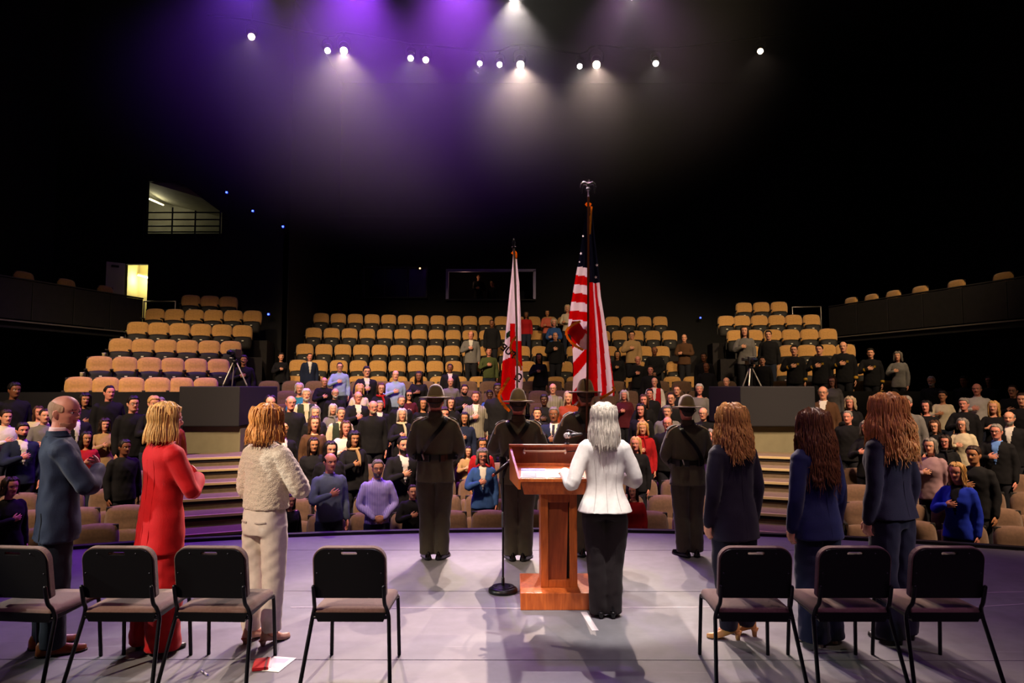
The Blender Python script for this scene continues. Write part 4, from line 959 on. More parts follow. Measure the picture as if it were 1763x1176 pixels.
def hair_mesh(kind='short', seed=1, th=.014, hem=.0, wave=0.0, wfreq=55, vol=0.0, face=58, locks=0, part_x=0.0, fringe=.182, na=84, nt=34, flare=0.0, strand=.0035, xf=None, tips=.02):
    rg = np.random.RandomState(seed); g = Geo()
    if kind == 'bald':   # fringe of hair round the back and sides only
        A = np.linspace(R(72), R(288), na)
    else: A = np.linspace(-PI, PI, na, endpoint=False)
    ad = np.degrees(np.abs((A + PI) % (2 * PI) - PI))
    if kind in ('short', 'updo'):
        z_end = np.interp(ad, [0, 30, 50, 62, 72, 82, 98, 112, 135, 180], [fringe, fringe - .002, fringe - .006, .158, .120, .112, .122, .085, .052, .045]); z_top = np.full_like(A, .2299)
    elif kind == 'bald':
        z_end = np.interp(ad, [60, 76, 84, 98, 112, 135, 180], [.13, .112, .112, .122, .085, .055, .048]); z_top = np.interp(ad, [60, 80, 120, 180], [.145, .165, .185, .192])
    else:
        k = sstep(ad, face - 7, face + 9); z_end = fringe * (1 - k) + hem * k + (0 if kind != 'long' else 0)
        z_end = z_end + np.where(ad > face + 4, rg.normal(size=len(A)) * tips * .35 + tips * .5 * np.sin(A * 7 + seed), 0); z_top = np.full_like(A, .2299)
    outer = []
    for t in np.linspace(0, 1, nt):
        # path from crown to hem
        zz = np.empty_like(A)
        for i in range(len(A)):
            zt, ze = z_top[i], z_end[i]
            p0 = math.acos(min(1, max(0, (zt - .14) / .09))) if zt > .14 else PI / 2
            if ze > .14:
                p1 = math.acos((ze - .14) / .09); zz[i] = .14 + .09 * math.cos(p0 + (p1 - p0) * t)
            else:
                arc = (PI / 2 - p0) * .095; tot = arc + (.14 - ze); d = t * tot
                zz[i] = .14 + .09 * math.cos(p0 + d / .095) if d < arc else .14 - (d - arc)
        zr = np.maximum(zz, .105) if kind in ('bob', 'long') else zz
        drop = np.clip(.105 - zz, 0, 1)
        off = th + vol * sstep(drop, 0, .10) + flare * drop + vol * .6 * (zz < .2)
        if kind in ('bob', 'long'): off = off * (.5 + .5 * sstep(ad, 15, 70))
        edge = np.ones_like(A)
        if kind in ('short', 'updo', 'bald'): edge = np.minimum(sstep(np.full_like(A, 1 - t), 0, .14), sstep(np.full_like(A, t), 0, .10) if kind == 'bald' else 1)
        if kind in ('bob', 'long'): edge = np.where(ad < face - 2, np.minimum(1, .15 + sstep(np.full_like(A, 1 - t), 0, .35)), 1.0)
        n_ = strand * np.sin(A * 41 + 3 * np.sin(zz * 30 + A * 5)) + strand * .9 * np.sin(A * 23 + seed + zz * 14) + strand * .8 * np.sin(A * 9 + zz * 22 + seed)
        wv = wave * np.sin(zz * wfreq + A * 6 + 2.1 * np.sin(A * 3 + seed)) * sstep(.16 - zz, 0, .06)
        x, f, z2 = hpt(A + wv * 1.6, zr, (off + n_ + wv) * edge + .001)
        if kind in ('bob', 'long'):      # below the jaw the hair hangs straight and falls back behind the shoulders
            f = f - np.clip(drop - .06, 0, 1) * .10 * (np.cos(A) > -.2) - 0.0
        outer.append(np.stack([x, -f, np.where(zz > .14, z2, zz) + wv * .3], -1))
    o = np.array(outer)
    inn = o.copy()
    cen = np.stack([np.zeros_like(A), np.full_like(A, .005), np.zeros_like(A)], -1)[None]
    sh = .80 if kind in ('bob', 'long') else .93
    inn[..., 0] = o[..., 0] * sh; inn[..., 1] = .005 + (o[..., 1] - .005) * sh; inn[..., 2] = np.where(o[..., 2] > .14, .14 + (o[..., 2] - .14) * sh, o[..., 2])
    full = np.concatenate([o, inn[::-1]]); n = len(full); closed = kind != 'bald'
    g.add(full.reshape(-1, 3), gridfaces(n, len(A), closed))
    if kind == 'updo': ellipsoid((0, .125, .16), (.042, .036, .042), 14, g)
    for i in range(locks):
        a = rg.choice([-1, 1]) * R(face + 6 + rg.rand() * (176 - face)); ze = hem + rg.normal() * tips - .01; zs = np.linspace(.20 - .06 * rg.rand(), ze, 14); pts, rad = [], []
        ph = rg.rand() * 6; rw = .004 + .006 * rg.rand(); ex = .001 + .006 * rg.rand()
        for j, z in enumerate(zs):
            wv = wave * math.sin(z * wfreq + a * 6 + ph) * float(sstep(np.array(.16 - z), 0, .06)); dr = max(0, .105 - z)
            zr = max(z, .105); off = th + vol * float(sstep(np.array(dr), 0, .10)) + flare * dr + ex + wv + vol * .6
            x, f, z2 = hpt(a + wv * 2.2 + .03 * math.sin(z * 30 + ph), zr, off); f = float(f) - max(0, dr - .06) * .10 * (math.cos(a) > -.2)
            pts.append((float(x), -f, float(z2) if z > .14 else z)); rad.append(rw * (1 - .75 * (j / 13) ** 2))
        tube(pts, rad, 6, g, flat=.45)
    me = (g.xf(xf) if xf is not None else g).mesh('hair'); fixnormals(me); return me
def glasses_geo(dark=False, r=.021):
    g = Geo()
    for s in (-1, 1):
        a = np.linspace(0, 2 * PI, 19); tube([(s * .031 + math.cos(q) * r, -.094, .1155 + math.sin(q) * r * .8) for q in a], .0022, 6, g, caps=False)
        tube([(s * (.031 + r), -.093, .118), (s * .074, -.07, .118), (s * .080, .01, .113)], .002, 6, g)
        if dark: ellipsoid((s * .031, -.094, .1155), (r, .002, r * .8), 12, g, 1)
    tube([(-.010, -.096, .118), (.010, -.096, .118)], .002, 6, g); return g
def hat_parts(xf):
    a = np.linspace(0, 2 * PI, 48, endpoint=False); out = []
    br = Geo(); prof = [(.095, .0), (.13, .002), (.165, .000), (.190, -.004), (.192, .000), (.165, .006), (.13, .009), (.095, .012)]
    v = [(r * math.cos(q) * .93, r * math.sin(q) * 1.02, z + .006 * math.cos(2 * q) * (r / .19)) for r, z in prof for q in a]; br.add(v, gridfaces(len(prof), 48) + [tuple(range((len(prof) - 1) * 48, len(prof) * 48)), tuple(range(47, -1, -1))]); out.append(('hat_brim', br, 'felt'))
    cr = Geo(); zs = [0, .02, .05, .08, .105, .125, .140, .150, .153]; rs = [.096, .097, .094, .088, .080, .068, .048, .022, .004]; v = []
    for z, r in zip(zs, rs):
        pin = .22 * sstep(np.array(z), .03, .12)
        for q in a:
            k = 1 - float(pin) * (0.5 + 0.5 * math.cos(4 * q)) ** 2 * .9
            v.append((r * math.cos(q) * k * .95, r * math.sin(q) * k * 1.08, z))
    cr.add(v, gridfaces(len(zs), 48) + [tuple(range((len(zs) - 1) * 48, len(zs) * 48)), tuple(range(47, -1, -1))]); out.append(('hat_crown', cr, 'felt'))
    bd = Geo(); lathe([(.0985, .002), (.0995, .006), (.0995, .016), (.0985, .020)], 40, bd, 0, .96, 1.07); out.append(('hat_cord', bd, 'cord'))
    for nm, g, m in out: g.xf(xf)
    return out
def ribbon(me, pts, width, off=.006, thick=.004, sub=8):
    V = co(me); bv = BVHTree.FromPolygons(V.tolist(), [tuple(p.vertices) for p in me.polygons])
    P = np.array(pts, float); P, _ = crm(P, np.zeros(len(P)), sub); Q, Nn = [], []
    for p in P:
        h = bv.find_nearest(Vector(p)); Q.append(np.array(h[0]) + np.array(h[1]) * off); Nn.append(np.array(h[1]))
    Q = np.array(Q); Nn = np.array(Nn)
    for _ in range(3): Q[1:-1] = (Q[:-2] + 2 * Q[1:-1] + Q[2:]) / 4
    T = np.gradient(Q, axis=0); v = []
    for q, n, t in zip(Q, Nn, T):
        w = np.cross(nrm(t), n); w = nrm(w) * width / 2
        v += [q - w - n * .012, q + w - n * .012, q + w + n * thick, q - w + n * thick]
    n = len(Q); return Geo().add(v, gridfaces(n, 4) + [(3, 2, 1, 0), tuple(4 * (n - 1) + k for k in range(4))])
SKINS = {'light': 'd99a7c', 'pink': 'd88d78', 'tan': 'b27a55', 'brown': '7d4d34', 'dark': '4a2d20'}
EYEW = mat('eye_white', 'd8d0c8', 0.3); IRIS = mat('iris_dark', '1c120c', 0.2)
def body_mats(sk, brow):
    c = SKINS[sk]; lips = {'light': 'b05a50', 'pink': 'b05048', 'tan': '8c4a3c', 'brown': '66332b', 'dark': '40221c'}[sk]
    return [skin(c), mat('lips_' + sk, lips, .45), hairm(brow), EYEW, IRIS]
HAIRC = {'black': '17110e', 'brown': '4a2f1e', 'dark': '2a1b13', 'blond': 'c69a5e', 'grey': '7d766f', 'white': 'b4aca2', 'red': '8c4a24', 'auburn': 'a0582a', 'ash': 'b09a7c', 'salt': '6a625c'}
# ------------------------------------------------------------------ people on the stage
def person_root(label, px, py, h, rz_deg, group=None):
    p = on(px, py); return thing('person', label, 'person', (p.x, p.y, 0), R(rz_deg), group, h / 1.75)
def add_shoes(t, m, pos, heel=0.0, L_=.28, w=.048, h=.075, sole=None, name='shoe', yaw=.15, turn=0.0):
    for s in (-1, 1):
        x, y = pos[s]; o = part(name, shoe_geo(L_, w, heel, h), m, t, True); o.location = (x, y, 0); o.rotation_euler = (0, 0, s * yaw + turn)
        if sole: part('sole', shoe_geo(L_ * 1.03, w * 1.07, 0, .016), sole, o, True)
DOWN_M, DOWN_F = arms_for('down', 'm'), arms_for('down', 'f')

# 1: navy suit, head in profile
t = person_root('person in navy suit and striped collar with tan shoes, hand raised to chest', 88, 1120, 1.765, 128)
arms = dict(arms_for('heart', 'm')); arms[-1] = ((-.19, .005, 1.39), (-.265, -.15, 1.13), (-.07, -.235, 1.235), (1, .05, .25), (0, 1, 0))
bm_ = body_mesh('m', arms, yaw=R(-36), pitch=R(3), voxel=.005, dec=.6); part('body', bm_, body_mats('pink', '5a4436'), t)
sec = [list(q) for q in JACK_M]
for q in sec: q[3] *= 1.02; q[4] *= 1.08; q[5] *= 1.02
NAVYS = fabric('16203a', .7, .3, 260, .35)
jm = top_mesh(sec, arms, (.076, .068, .057, .046), .009, wrinkle(.005, 21, 11, (1, 1, .8), .003, 48), extra=lambda g: loft([(.765, 0, 0, .205, .135, .14), (.80, 0, 0, .2, .13, .13), (.86, 0, 0, .195, .125, .125)], 32, g, sub=2))
part('jacket', jm, NAVYS, t, True)
part('back_seam', ribbon(jm, [(0, .1, 1.43), (0, .1, 1.10), (0, .16, .80)], .004, .0002, .0012), NAVYS, t)
for s in (-1, 1): part('back_vent', ribbon(jm, [(s * .13, .13, .96), (s * .14, .13, .86), (s * .145, .13, .78)], .006, .001, .002), mat('vent_dark', '0c1018', .9), t)
part('jacket_collar', loft([(1.468, 0, .010, .098, .075, .082), (1.495, 0, .012, .082, .068, .076), (1.512, 0, .014, .077, .064, .072), (1.506, 0, .014, .070, .058, .066)], 30, sub=2), NAVYS, t, True)
def striped(key, c0, c1, scale, axis=0):
    if key in MATS: return MATS[key]
    m = mat(key, c0, .7); nt = m.node_tree; N = nt.nodes; L = nt.links; tc = N.new('ShaderNodeTexCoord'); sx = N.new('ShaderNodeSeparateXYZ'); L.new(tc.outputs['Object'], sx.inputs[0])
    mu = N.new('ShaderNodeMath'); mu.operation = 'MULTIPLY'; mu.inputs[1].default_value = scale; L.new(sx.outputs[axis], mu.inputs[0]); fr = N.new('ShaderNodeMath'); fr.operation = 'FRACT'; L.new(mu.outputs[0], fr.inputs[0])
    gt = N.new('ShaderNodeMath'); gt.operation = 'GREATER_THAN'; gt.inputs[1].default_value = .6; L.new(fr.outputs[0], gt.inputs[0]); mx = N.new('ShaderNodeMix'); mx.data_type = 'RGBA'
    mx.inputs[6].default_value = (*srgb(c0), 1); mx.inputs[7].default_value = (*srgb(c1), 1); L.new(gt.outputs[0], mx.inputs[0]); L.new(mx.outputs[2], N['Principled BSDF'].inputs['Base Color']); return m
part('shirt_collar', loft([(1.49, 0, .006, .076, .066, .070), (1.515, 0, .006, .070, .062, .066), (1.535, 0, .006, .066, .060, .063), (1.528, 0, .006, .060, .054, .058)], 30, sub=2), striped('collar_stripe', 'f0e4e6', 'c8404c', 130, 2), t, True)
ft = {-1: (-.10, .0), 1: (.105, .03)}
part('trousers', trouser_mesh('m', (.102, .082, .078), .05, foot=ft, seed=5, amp=.005), fabric('121a28', .75, .3, 260, .3), t, True)
TANSH = mat('tan_leather', '8a4a1c', .4, bump=.1, bscale=90, vary=.15, vscale=20)
add_shoes(t, TANSH, ft, L_=.30, w=.05, h=.085, sole=mat('sole_dark', '2a1a10', .7))
hm = head_matrix(R(-36), R(3))
part('hair', hair_mesh('bald', 4, .0022, strand=.0004, xf=hm), mat('buzz_hair', 'b08468', .8, bump=.4, bscale=400), t, True)
part('stubble', extract(bm_, lambda c: c.z < HZ + .06 and c.z > HZ - .01 and (hm.inverted() @ c).y < -.01 and abs((hm.inverted() @ c).z - .053) > .011, .0012, taper=None), mat('stubble', 'a06a58', .8), t, True)

# 2: red suit, blond bob, glasses
t = person_root('person in bright red suit wearing glasses, arms folded up to the chest', 272, 1116, 1.705, 140)
arms = {-1: ((-.168, .005, 1.39), (-.245, -.10, 1.12), (-.06, -.22, 1.20), (1, -.1, .35), (0, 1, 0)), 1: ((.168, .005, 1.39), (.24, -.11, 1.13), (.09, -.22, 1.17), (-1, -.1, .3), (0, 1, 0))}
part('body', body_mesh('f', arms, yaw=R(-22), voxel=.0055, dec=.6), body_mats('pink', '9a7444'), t)
sec = [(.70, 0, .01, .215, .135, .150)] + [list(q) for q in JACK_F]
for q in sec[1:]: q[3] *= 1.08; q[4] *= 1.06; q[5] *= 1.10
sec[1][0] = .80; sec[3][3] *= 1.07; sec[3][5] *= 1.12; sec[2][3] *= 1.03
REDF = fabric('b4060f', .75, .25, 260, .25)
jm = top_mesh(sec, arms, (.075, .066, .056, .046), .009, wrinkle(.006, 17, 21, (1, 1, .5), .0025, 44)); part('jacket', jm, REDF, t, True)
for sx_ in (-.085, 0, .085): part('back_seam', ribbon(jm, [(sx_, .1, 1.36), (sx_ * .9, .1, 1.10), (sx_ * 1.2, .17, .74)], .005, .0002, .0014), REDF, t)
part('jacket_collar', loft([(1.445, 0, .012, .100, .074, .086), (1.475, 0, .014, .080, .064, .074), (1.49, 0, .016, .072, .058, .066), (1.482, 0, .016, .064, .052, .058)], 30, sub=2), REDF, t, True)
ft = {-1: (-.10, .02), 1: (.11, .03)}
part('trousers', trouser_mesh('f', (.115, .112, .125), .03, foot=ft, seed=8, amp=.007, hip=(.175, .11, .125), top=.94), fabric('a0060e', .8, .25, 260, .25), t, True)
add_shoes(t, mat('black_leather', '0d0c0e', .3), ft, .02, .25, .04, .06)
hm = head_matrix(R(-22))
part('hair', hair_mesh('bob', 3, .020, hem=-.035, vol=.016, face=56, locks=110, flare=.10, strand=.0022, xf=hm, tips=.010, fringe=.17), hairm('d0a060'), t, True)
part('glasses', glasses_geo(r=.025).xf(hm), mat('clear_frame', 'e0c8cc', .2), t, True)

# 3: cream boucle jumper, white trousers
t = person_root('person in cropped cream boucle sweater and white trousers, hand on chest', 452, 1104, 1.685, 152)
arms = {-1: ((-.165, .005, 1.39), (-.275, -.075, 1.13), (-.11, -.215, 1.20), (1, -.1, .2), (0, 1, 0)), 1: ((.165, .005, 1.39), (.215, .0, 1.12), (.16, -.17, 1.0), (-.8, -.4, -.2), (0, 1, 0))}
part('body', body_mesh('f', arms, yaw=R(-18), voxel=.0065, dec=.6), body_mats('light', '9a6a3c'), t)
sec = [(.985, 0, 0, .178, .13, .130), (1.00, 0, 0, .180, .132, .134), (1.08, 0, 0, .176, .13, .128), (1.18, 0, -.004, .176, .132, .122), (1.27, 0, -.006, .180, .138, .120), (1.36, 0, .004, .184, .118, .112), (1.41, 0, .008, .174, .098, .098), (1.45, 0, .012, .125, .078, .084), (1.482, 0, .015, .072, .060, .066), (1.50, 0, .016, .064, .056, .060)]
BOUC = mat('boucle', 'd8c8b4', .95, bump=1.0, bscale=130, vary=.18, vscale=110, sheen=.4)
part('sweater', top_mesh(sec, arms, (.078, .076, .068, .050), .008, wrinkle(.0035, 22, 31, (1, 1, .8), .0022, 150)), BOUC, t, True)
ft = {-1: (-.085, .0), 1: (.085, .03)}
tm_ = trouser_mesh('f', (.102, .078, .070), .085, foot=ft, seed=12, amp=.005, hip=(.176, .118, .142), top=1.02)
WT_ = fabric('d4c8bc', .8, .2, 260, .2); part('trousers', tm_, WT_, t, True)
part('waistband', extract(tm_, lambda c: c.z > .985, .005), WT_, t, True)
part('pocket_welt', ribbon(tm_, [(-.13, .12, .905), (-.085, .15, .90), (-.04, .15, .90)], .010, .003), fabric('a89c94', .8, .2, 260, .2), t); part('pocket_welt', ribbon(tm_, [(.04, .15, .90), (.085, .15, .90), (.13, .12, .905)], .010, .003), fabric('a89c94', .8, .2, 260, .2), t)
add_shoes(t, mat('beige_leather', 'b58a70', .4), ft, .035, .25, .04, .07)
part('hair', hair_mesh('bob', 7, .022, hem=-.030, vol=.022, face=56, locks=130, wave=.006, wfreq=42, flare=.08, strand=.004, xf=head_matrix(R(-18)), tips=.014, fringe=.17), hairm('cc8a46'), t, True)

# 4-7: officers in olive uniform and campaign hats
OLV = mat('uniform_olive', '4a4330', .85, bump=.3, bscale=300, vary=.08, vscale=20, sheen=.25); OLVD = mat('uniform_trouser', '3b3526', .85, bump=.3, bscale=300, vary=.08, vscale=20, sheen=.2)
FELT = mat('hat_felt', '7a6440', .8, bump=.15, bscale=200, sheen=.4); CORD = mat('hat_cord', 'b59a58', .5); LEATH = mat('black_strap', '0c0b0d', .3); PIPING = mat('shoulder_piping', 'c8b890', .7)
def officer(label, px, py, h, rz, pose, hair_c, harness, seed, yaw=0.0, brim=0):
    t = person_root(label, px, py, h, rz, 'uniformed officers with campaign hats')
    arms = arms_for(pose, 'm'); part('body', body_mesh('m', arms, yaw=yaw, voxel=.0075, dec=.6), body_mats('pink', hair_c), t)
    sec = [list(q) for q in JACK_M]
    for q in sec: q[3] *= 1.06; q[5] *= 1.05
    sec[2][3] *= 1.0; jm = top_mesh(sec, arms, (.078, .069, .058, .046), .010, wrinkle(.0032, 24, seed, (1, 1, .6), .0018, 55))
    part('jacket', jm, OLV, t, True)
    part('jacket_collar', loft([(1.465, 0, .012, .098, .076, .084), (1.50, 0, .012, .078, .066, .074), (1.535, 0, .010, .071, .062, .067), (1.528, 0, .010, .063, .055, .060)], 30, sub=2), OLV, t, True)
    for s in (-1, 1):
        part('epaulette', ribbon(jm, [(s * .09, .02, 1.47), (s * .15, .012, 1.45), (s * .215, .005, 1.41)], .05, .006), OLV, t)
        part('shoulder_piping', ribbon(jm, [(s * .085, .045, 1.47), (s * .15, .045, 1.45), (s * .225, .035, 1.39), (s * .25, .03, 1.33)], .012, .008), PIPING, t)
    a = np.linspace(0, 2 * PI, 25); bl = part('belt', ribbon(jm, [(.22 * math.sin(q), -.18 * math.cos(q), 1.065) for q in a], .055, .008, .005, 3), LEATH, t)
    for q in (2.3, 2.8, 3.6): part('belt_pouch', box(0, 0, 0, .06, .04, .075), LEATH, bl, loc=(.20 * math.sin(q), -.15 * math.cos(q), 1.055), rot=(0, 0, q), bevel=.008)
    part('belt_keeper', box(0, 0, 0, .015, .012, .065), mat('keeper_silver', 'b0a898', .3, metal=.8), bl, loc=(.11, .155, 1.07), rot=(0, .4, .6), bevel=.003)
    if harness == 'x':
        part('cross_strap', ribbon(jm, [(-.11, .02, 1.46), (-.07, .12, 1.38), (.05, .14, 1.22), (.15, .11, 1.09)], .045, .008), LEATH, t); part('cross_strap', ribbon(jm, [(.11, .02, 1.46), (.07, .12, 1.38), (-.05, .14, 1.22), (-.15, .11, 1.09)], .045, .010), LEATH, t)
    else:
        k = harness; part('cross_strap', ribbon(jm, [(k * .11, .02, 1.46), (k * .08, .12, 1.38), (-k * .04, .14, 1.24), (-k * .14, .12, 1.09)], .042, .008), LEATH, t)
    ft = {-1: (-.075, .02), 1: (.075, .02)}
    part('trousers', trouser_mesh('m', (.104, .086, .080), .05, foot=ft, stance=.06, seed=seed + 2, amp=.005), OLVD, t, True)
    add_shoes(t, mat('polished_black', '08080a', .15), ft, L_=.30, w=.05, h=.085, yaw=.3)
    hm = head_matrix(yaw)
    part('hair', hair_mesh('short', seed, .006, strand=.001, xf=hm), hairm(hair_c), t, True)
    hx = hm @ Matrix.Translation((0, .005, .150)) @ Euler((R(4), 0, 0)).to_matrix().to_4x4()
    hat = None
    for nm, g, m in hat_parts(hx):
        o = part(nm, g, FELT if m == 'felt' else CORD, t, True)
    part('hat_strap', tube([tuple(hx @ Vector(q)) for q in ((-.086, .01, -.005), (-.082, .06, -.035), (-.05, .102, -.055), (0, .112, -.060), (.05, .102, -.055), (.082, .06, -.035), (.086, .01, -.005))], .006, 8, sub=4), LEATH, t, True)
    return t
officer('officer in olive uniform and campaign hat, leftmost of the four', 748, 961, 1.79, 180, 'clasp', '4a3020', -1, 41)
officer('officer in olive uniform holding the white and red state flag', 892, 963, 1.75, 178, 'flagcarry', '3a281c', 'x', 42)
officer('officer in olive uniform holding the eagle topped stars and stripes', 1010, 956, 1.85, 182, 'flagcarry', '4a3424', 'x', 43)
officer('officer in olive uniform and campaign hat, rightmost of the four', 1187, 957, 1.68, 187, 'clasp', '2a1c14', 1, 44)

# 8: at the lectern, white blazer
t = person_root('person in white blazer and black trousers standing at the lectern', 1043, 1060, 1.685, 180)
arms = {1: ((.168, .005, 1.39), (.285, .10, 1.10), (.325, -.12, 1.165), (.15, -1, -.05), (0, -.1, -1)), -1: ((-.168, .005, 1.39), (-.265, .0, 1.11), (-.16, -.21, 1.12), (.1, -1, 0), (0, 0, -1))}
part('body', body_mesh('f', arms, voxel=.006, dec=.6, curl=.25), body_mats('light', 'a09080'), t)
sec = [(.865, 0, 0, .232, .15, .185), (.93, 0, 0, .205, .135, .155), (1.00, 0, 0, .172, .12, .12), (1.08, 0, 0, .152, .108, .100), (1.18, 0, -.004, .164, .122, .105), (1.27, 0, -.008, .178, .138, .110), (1.36, 0, .004, .186, .118, .108), (1.405, 0, .008, .178, .098, .098), (1.445, 0, .012, .128, .076, .082), (1.478, 0, .015, .072, .058, .066), (1.505, 0, .016, .060, .054, .060)]
BLZ = fabric('d8d2cc', .75, .2, 260, .2)
jm = top_mesh(sec, arms, (.072, .064, .056, .047), .0085, wrinkle(.0022, 26, 51, (1, 1, .5), .0016, 50)); part('jacket', jm, BLZ, t, True)
for pts in ([(-.10, .1, 1.30), (-.085, .1, 1.08), (-.11, .15, .88)], [(.10, .1, 1.30), (.085, .1, 1.08), (.11, .15, .88)], [(0, .1, 1.42), (0, .1, 1.08), (0, .18, .88)]): part('back_seam', ribbon(jm, pts, .004, .0002, .0012), fabric('a8a09c', .8, .2, 260, .2), t)
part('jacket_collar', loft([(1.455, 0, .012, .092, .07, .080), (1.49, 0, .014, .074, .06, .068), (1.505, 0, .016, .066, .054, .062), (1.495, 0, .016, .058, .048, .054)], 30, sub=2), BLZ, t, True)
ft = {-1: (-.056, .01), 1: (.056, .01)}
part('trousers', trouser_mesh('f', (.104, .092, .078), .025, foot=ft, stance=.025, seed=15, amp=.004, hip=(.180, .118, .140), top=.96), fabric('1d1618', .8, .25, 260, .3), t, True)
add_shoes(t, mat('black_leather', '0d0c0e', .3), ft, .05, .24, .038, .06, yaw=.1)
part('hair', hair_mesh('long', 9, .020, hem=-.115, vol=.016, face=56, locks=170, wave=.004, wfreq=30, flare=.06, strand=.0026, xf=head_matrix(), tips=.020), hairm('c4b8a8'), t, True)

# 9-11: three navy suits on the right
def suit_f(label, px, py, h, rz, yaw, jc, tc_, hair_c, hair_kw, seed, hem, shoe, flare=.085, arm=None, glasses=False, wide=1.05, heel=.05, hemz=.035, turn=0.0):
    t = person_root(label, px, py, h, rz); arms = arm or DOWN_F
    part('body', body_mesh('f', arms, yaw=yaw, voxel=.006, dec=.6), body_mats('light', hair_c), t)
    sec = [(hem, 0, .005, .200, .128, .145)] + [list(q) for q in JACK_F[1:]]
    for q in sec[1:]: q[3] *= wide; q[4] *= 1.04; q[5] *= 1.06
    sec[2][3] *= 1.06
    jm = top_mesh(sec, arms, (.072, .062, .054, .045), .009, wrinkle(.003, 23, seed, (1, 1, .5), .0018, 50)); part('jacket', jm, jc, t, True)
    part('jacket_collar', loft([(1.45, 0, .012, .095, .072, .082), (1.482, 0, .014, .076, .062, .070), (1.498, 0, .016, .068, .056, .064), (1.49, 0, .016, .060, .050, .056)], 30, sub=2), jc, t, True)
    part('back_seam', ribbon(jm, [(0, .1, 1.42), (0, .1, 1.08), (0, .16, hem + .03)], .004, .0002, .0012), jc, t)
    ft = {-1: (-.09, .0), 1: (.09, .02)}
    part('trousers', trouser_mesh('f', (.106, .088, flare), hemz, foot=ft, seed=seed + 3, amp=.005, hip=(.165, .10, .112), top=.93), tc_, t, True)
    add_shoes(t, shoe, ft, heel, .245, .04, .06, yaw=.15, turn=turn)
    hm = head_matrix(yaw); part('hair', hair_mesh(**hair_kw, xf=hm), hairm(hair_c), t, True)
    if glasses: part('glasses', glasses_geo(r=.024).xf(hm), mat('glasses_pink', 'b88a90', .3), t, True)
    return t
suit_f('person in plum navy trouser suit with tan heeled shoes', 1268, 1096, 1.685, 203, R(14), fabric('1b1628', .75, .25, 260, .4), fabric('131020', .8, .25, 260, .35), 'c48c50',
       dict(kind='long', seed=5, th=.022, hem=-.15, vol=.022, face=56, locks=190, wave=.013, wfreq=62, flare=.05, strand=.005, tips=.03), 61, .74, mat('tan_patent', 'c08a50', .3), .066, glasses=True, hemz=.075, turn=.8, heel=.06)
suit_f('person in royal blue trouser suit, middle of the three suits beside the right chairs', 1413, 1106, 1.655, 200, R(10), fabric('0e1344', .75, .25, 260, .4), fabric('0b0f2c', .8, .25, 260, .35), '5e3620',
       dict(kind='long', seed=8, th=.018, hem=-.29, vol=.026, face=56, locks=240, wave=.012, wfreq=46, flare=.05, strand=.005, tips=.05), 62, .79, mat('nude_leather', 'b89a8a', .4), .115, heel=.06)
suit_f('tall person in navy blazer and trousers, rightmost on the stage', 1543, 1100, 1.76, 206, R(8), fabric('19162c', .75, .25, 260, .4), fabric('141428', .8, .25, 260, .35), 'd0904e',
       dict(kind='long', seed=12, th=.024, hem=-.20, vol=.034, face=54, locks=230, wave=.012, wfreq=44, flare=.07, strand=.005, tips=.04), 63, .87, mat('black_leather', '0d0c0e', .3), .10, wide=1.08)

# ================================================================== FLAGS
def clothm(key, col, tr=.45):
    m = mat(key, col, .75); nt = m.node_tree; N = nt.nodes; L = nt.links; b = N['Principled BSDF']; t_ = N.new('ShaderNodeBsdfTranslucent'); t_.inputs[0].default_value = (*srgb(col), 1)
    mx = N.new('ShaderNodeMixShader'); mx.inputs[0].default_value = tr; L.new(b.outputs[0], mx.inputs[1]); L.new(t_.outputs[0], mx.inputs[2]); L.new(mx.outputs[0], N['Material Output'].inputs['Surface']); return m
RED = clothm('flag_red', 'c80c1c', .6); WHI = clothm('flag_white', 'e4d8da', .55); BLU = clothm('flag_navy', '16163c', .4); GOLD = clothm('gold_fringe', 'e0941c', .55); GRN = mat('flag_green', '2c5a34', .75); POLE = mat('pole_wood', '5a2c14', .3); POLEM = mat('pole_metal', 'c8b49a', .25, metal=.6); CHROME = mat('finial_silver', 'b8b4c4', .2, metal=.9); BRN = mat('flag_brown', '5c3a22', .75)
def cloth(y0, y1, xl, xr, Y0, fold, colour, nu=40, nv=90, ph=0.0, nf=2.5, back=.0):
    """hanging panel between pixel outlines xl(y), xr(y); folds swing in depth"""
    g = Geo(); v = []; cols = []
    for j in range(nv + 1):
        py = y0 + (y1 - y0) * j / nv; a, b = xl(py), xr(py)
        for i in range(nu + 1):
            u = i / nu; q = at(a + (b - a) * u, py, Y0); amp = fold * min(1.0, .25 + j / nv)
            v.append((q.x, q.y + back * u + amp * math.sin(u * nf * 2 * PI + ph + .9 * j / nv), q.z))
    n = nu + 1; f = [tuple(q) for q in gridfaces(nv + 1, n, False)]
    g.add(v, f); m = []
    for j in range(nv):
        for i in range(nu): m.append(colour((i + .5) / nu, y0 + (y1 - y0) * (j + .5) / nv))
    g.m = m; return g
def lin(*pts):
    ys = [p[0] for p in pts]; xs = [p[1] for p in pts]; return lambda y: float(np.interp(y, ys, xs))
def thicken(me, th):
    bm = bmesh.new(); bm.from_mesh(me); bmesh.ops.solidify(bm, geom=list(bm.faces), thickness=th); bm.to_mesh(me); bm.free(); return me
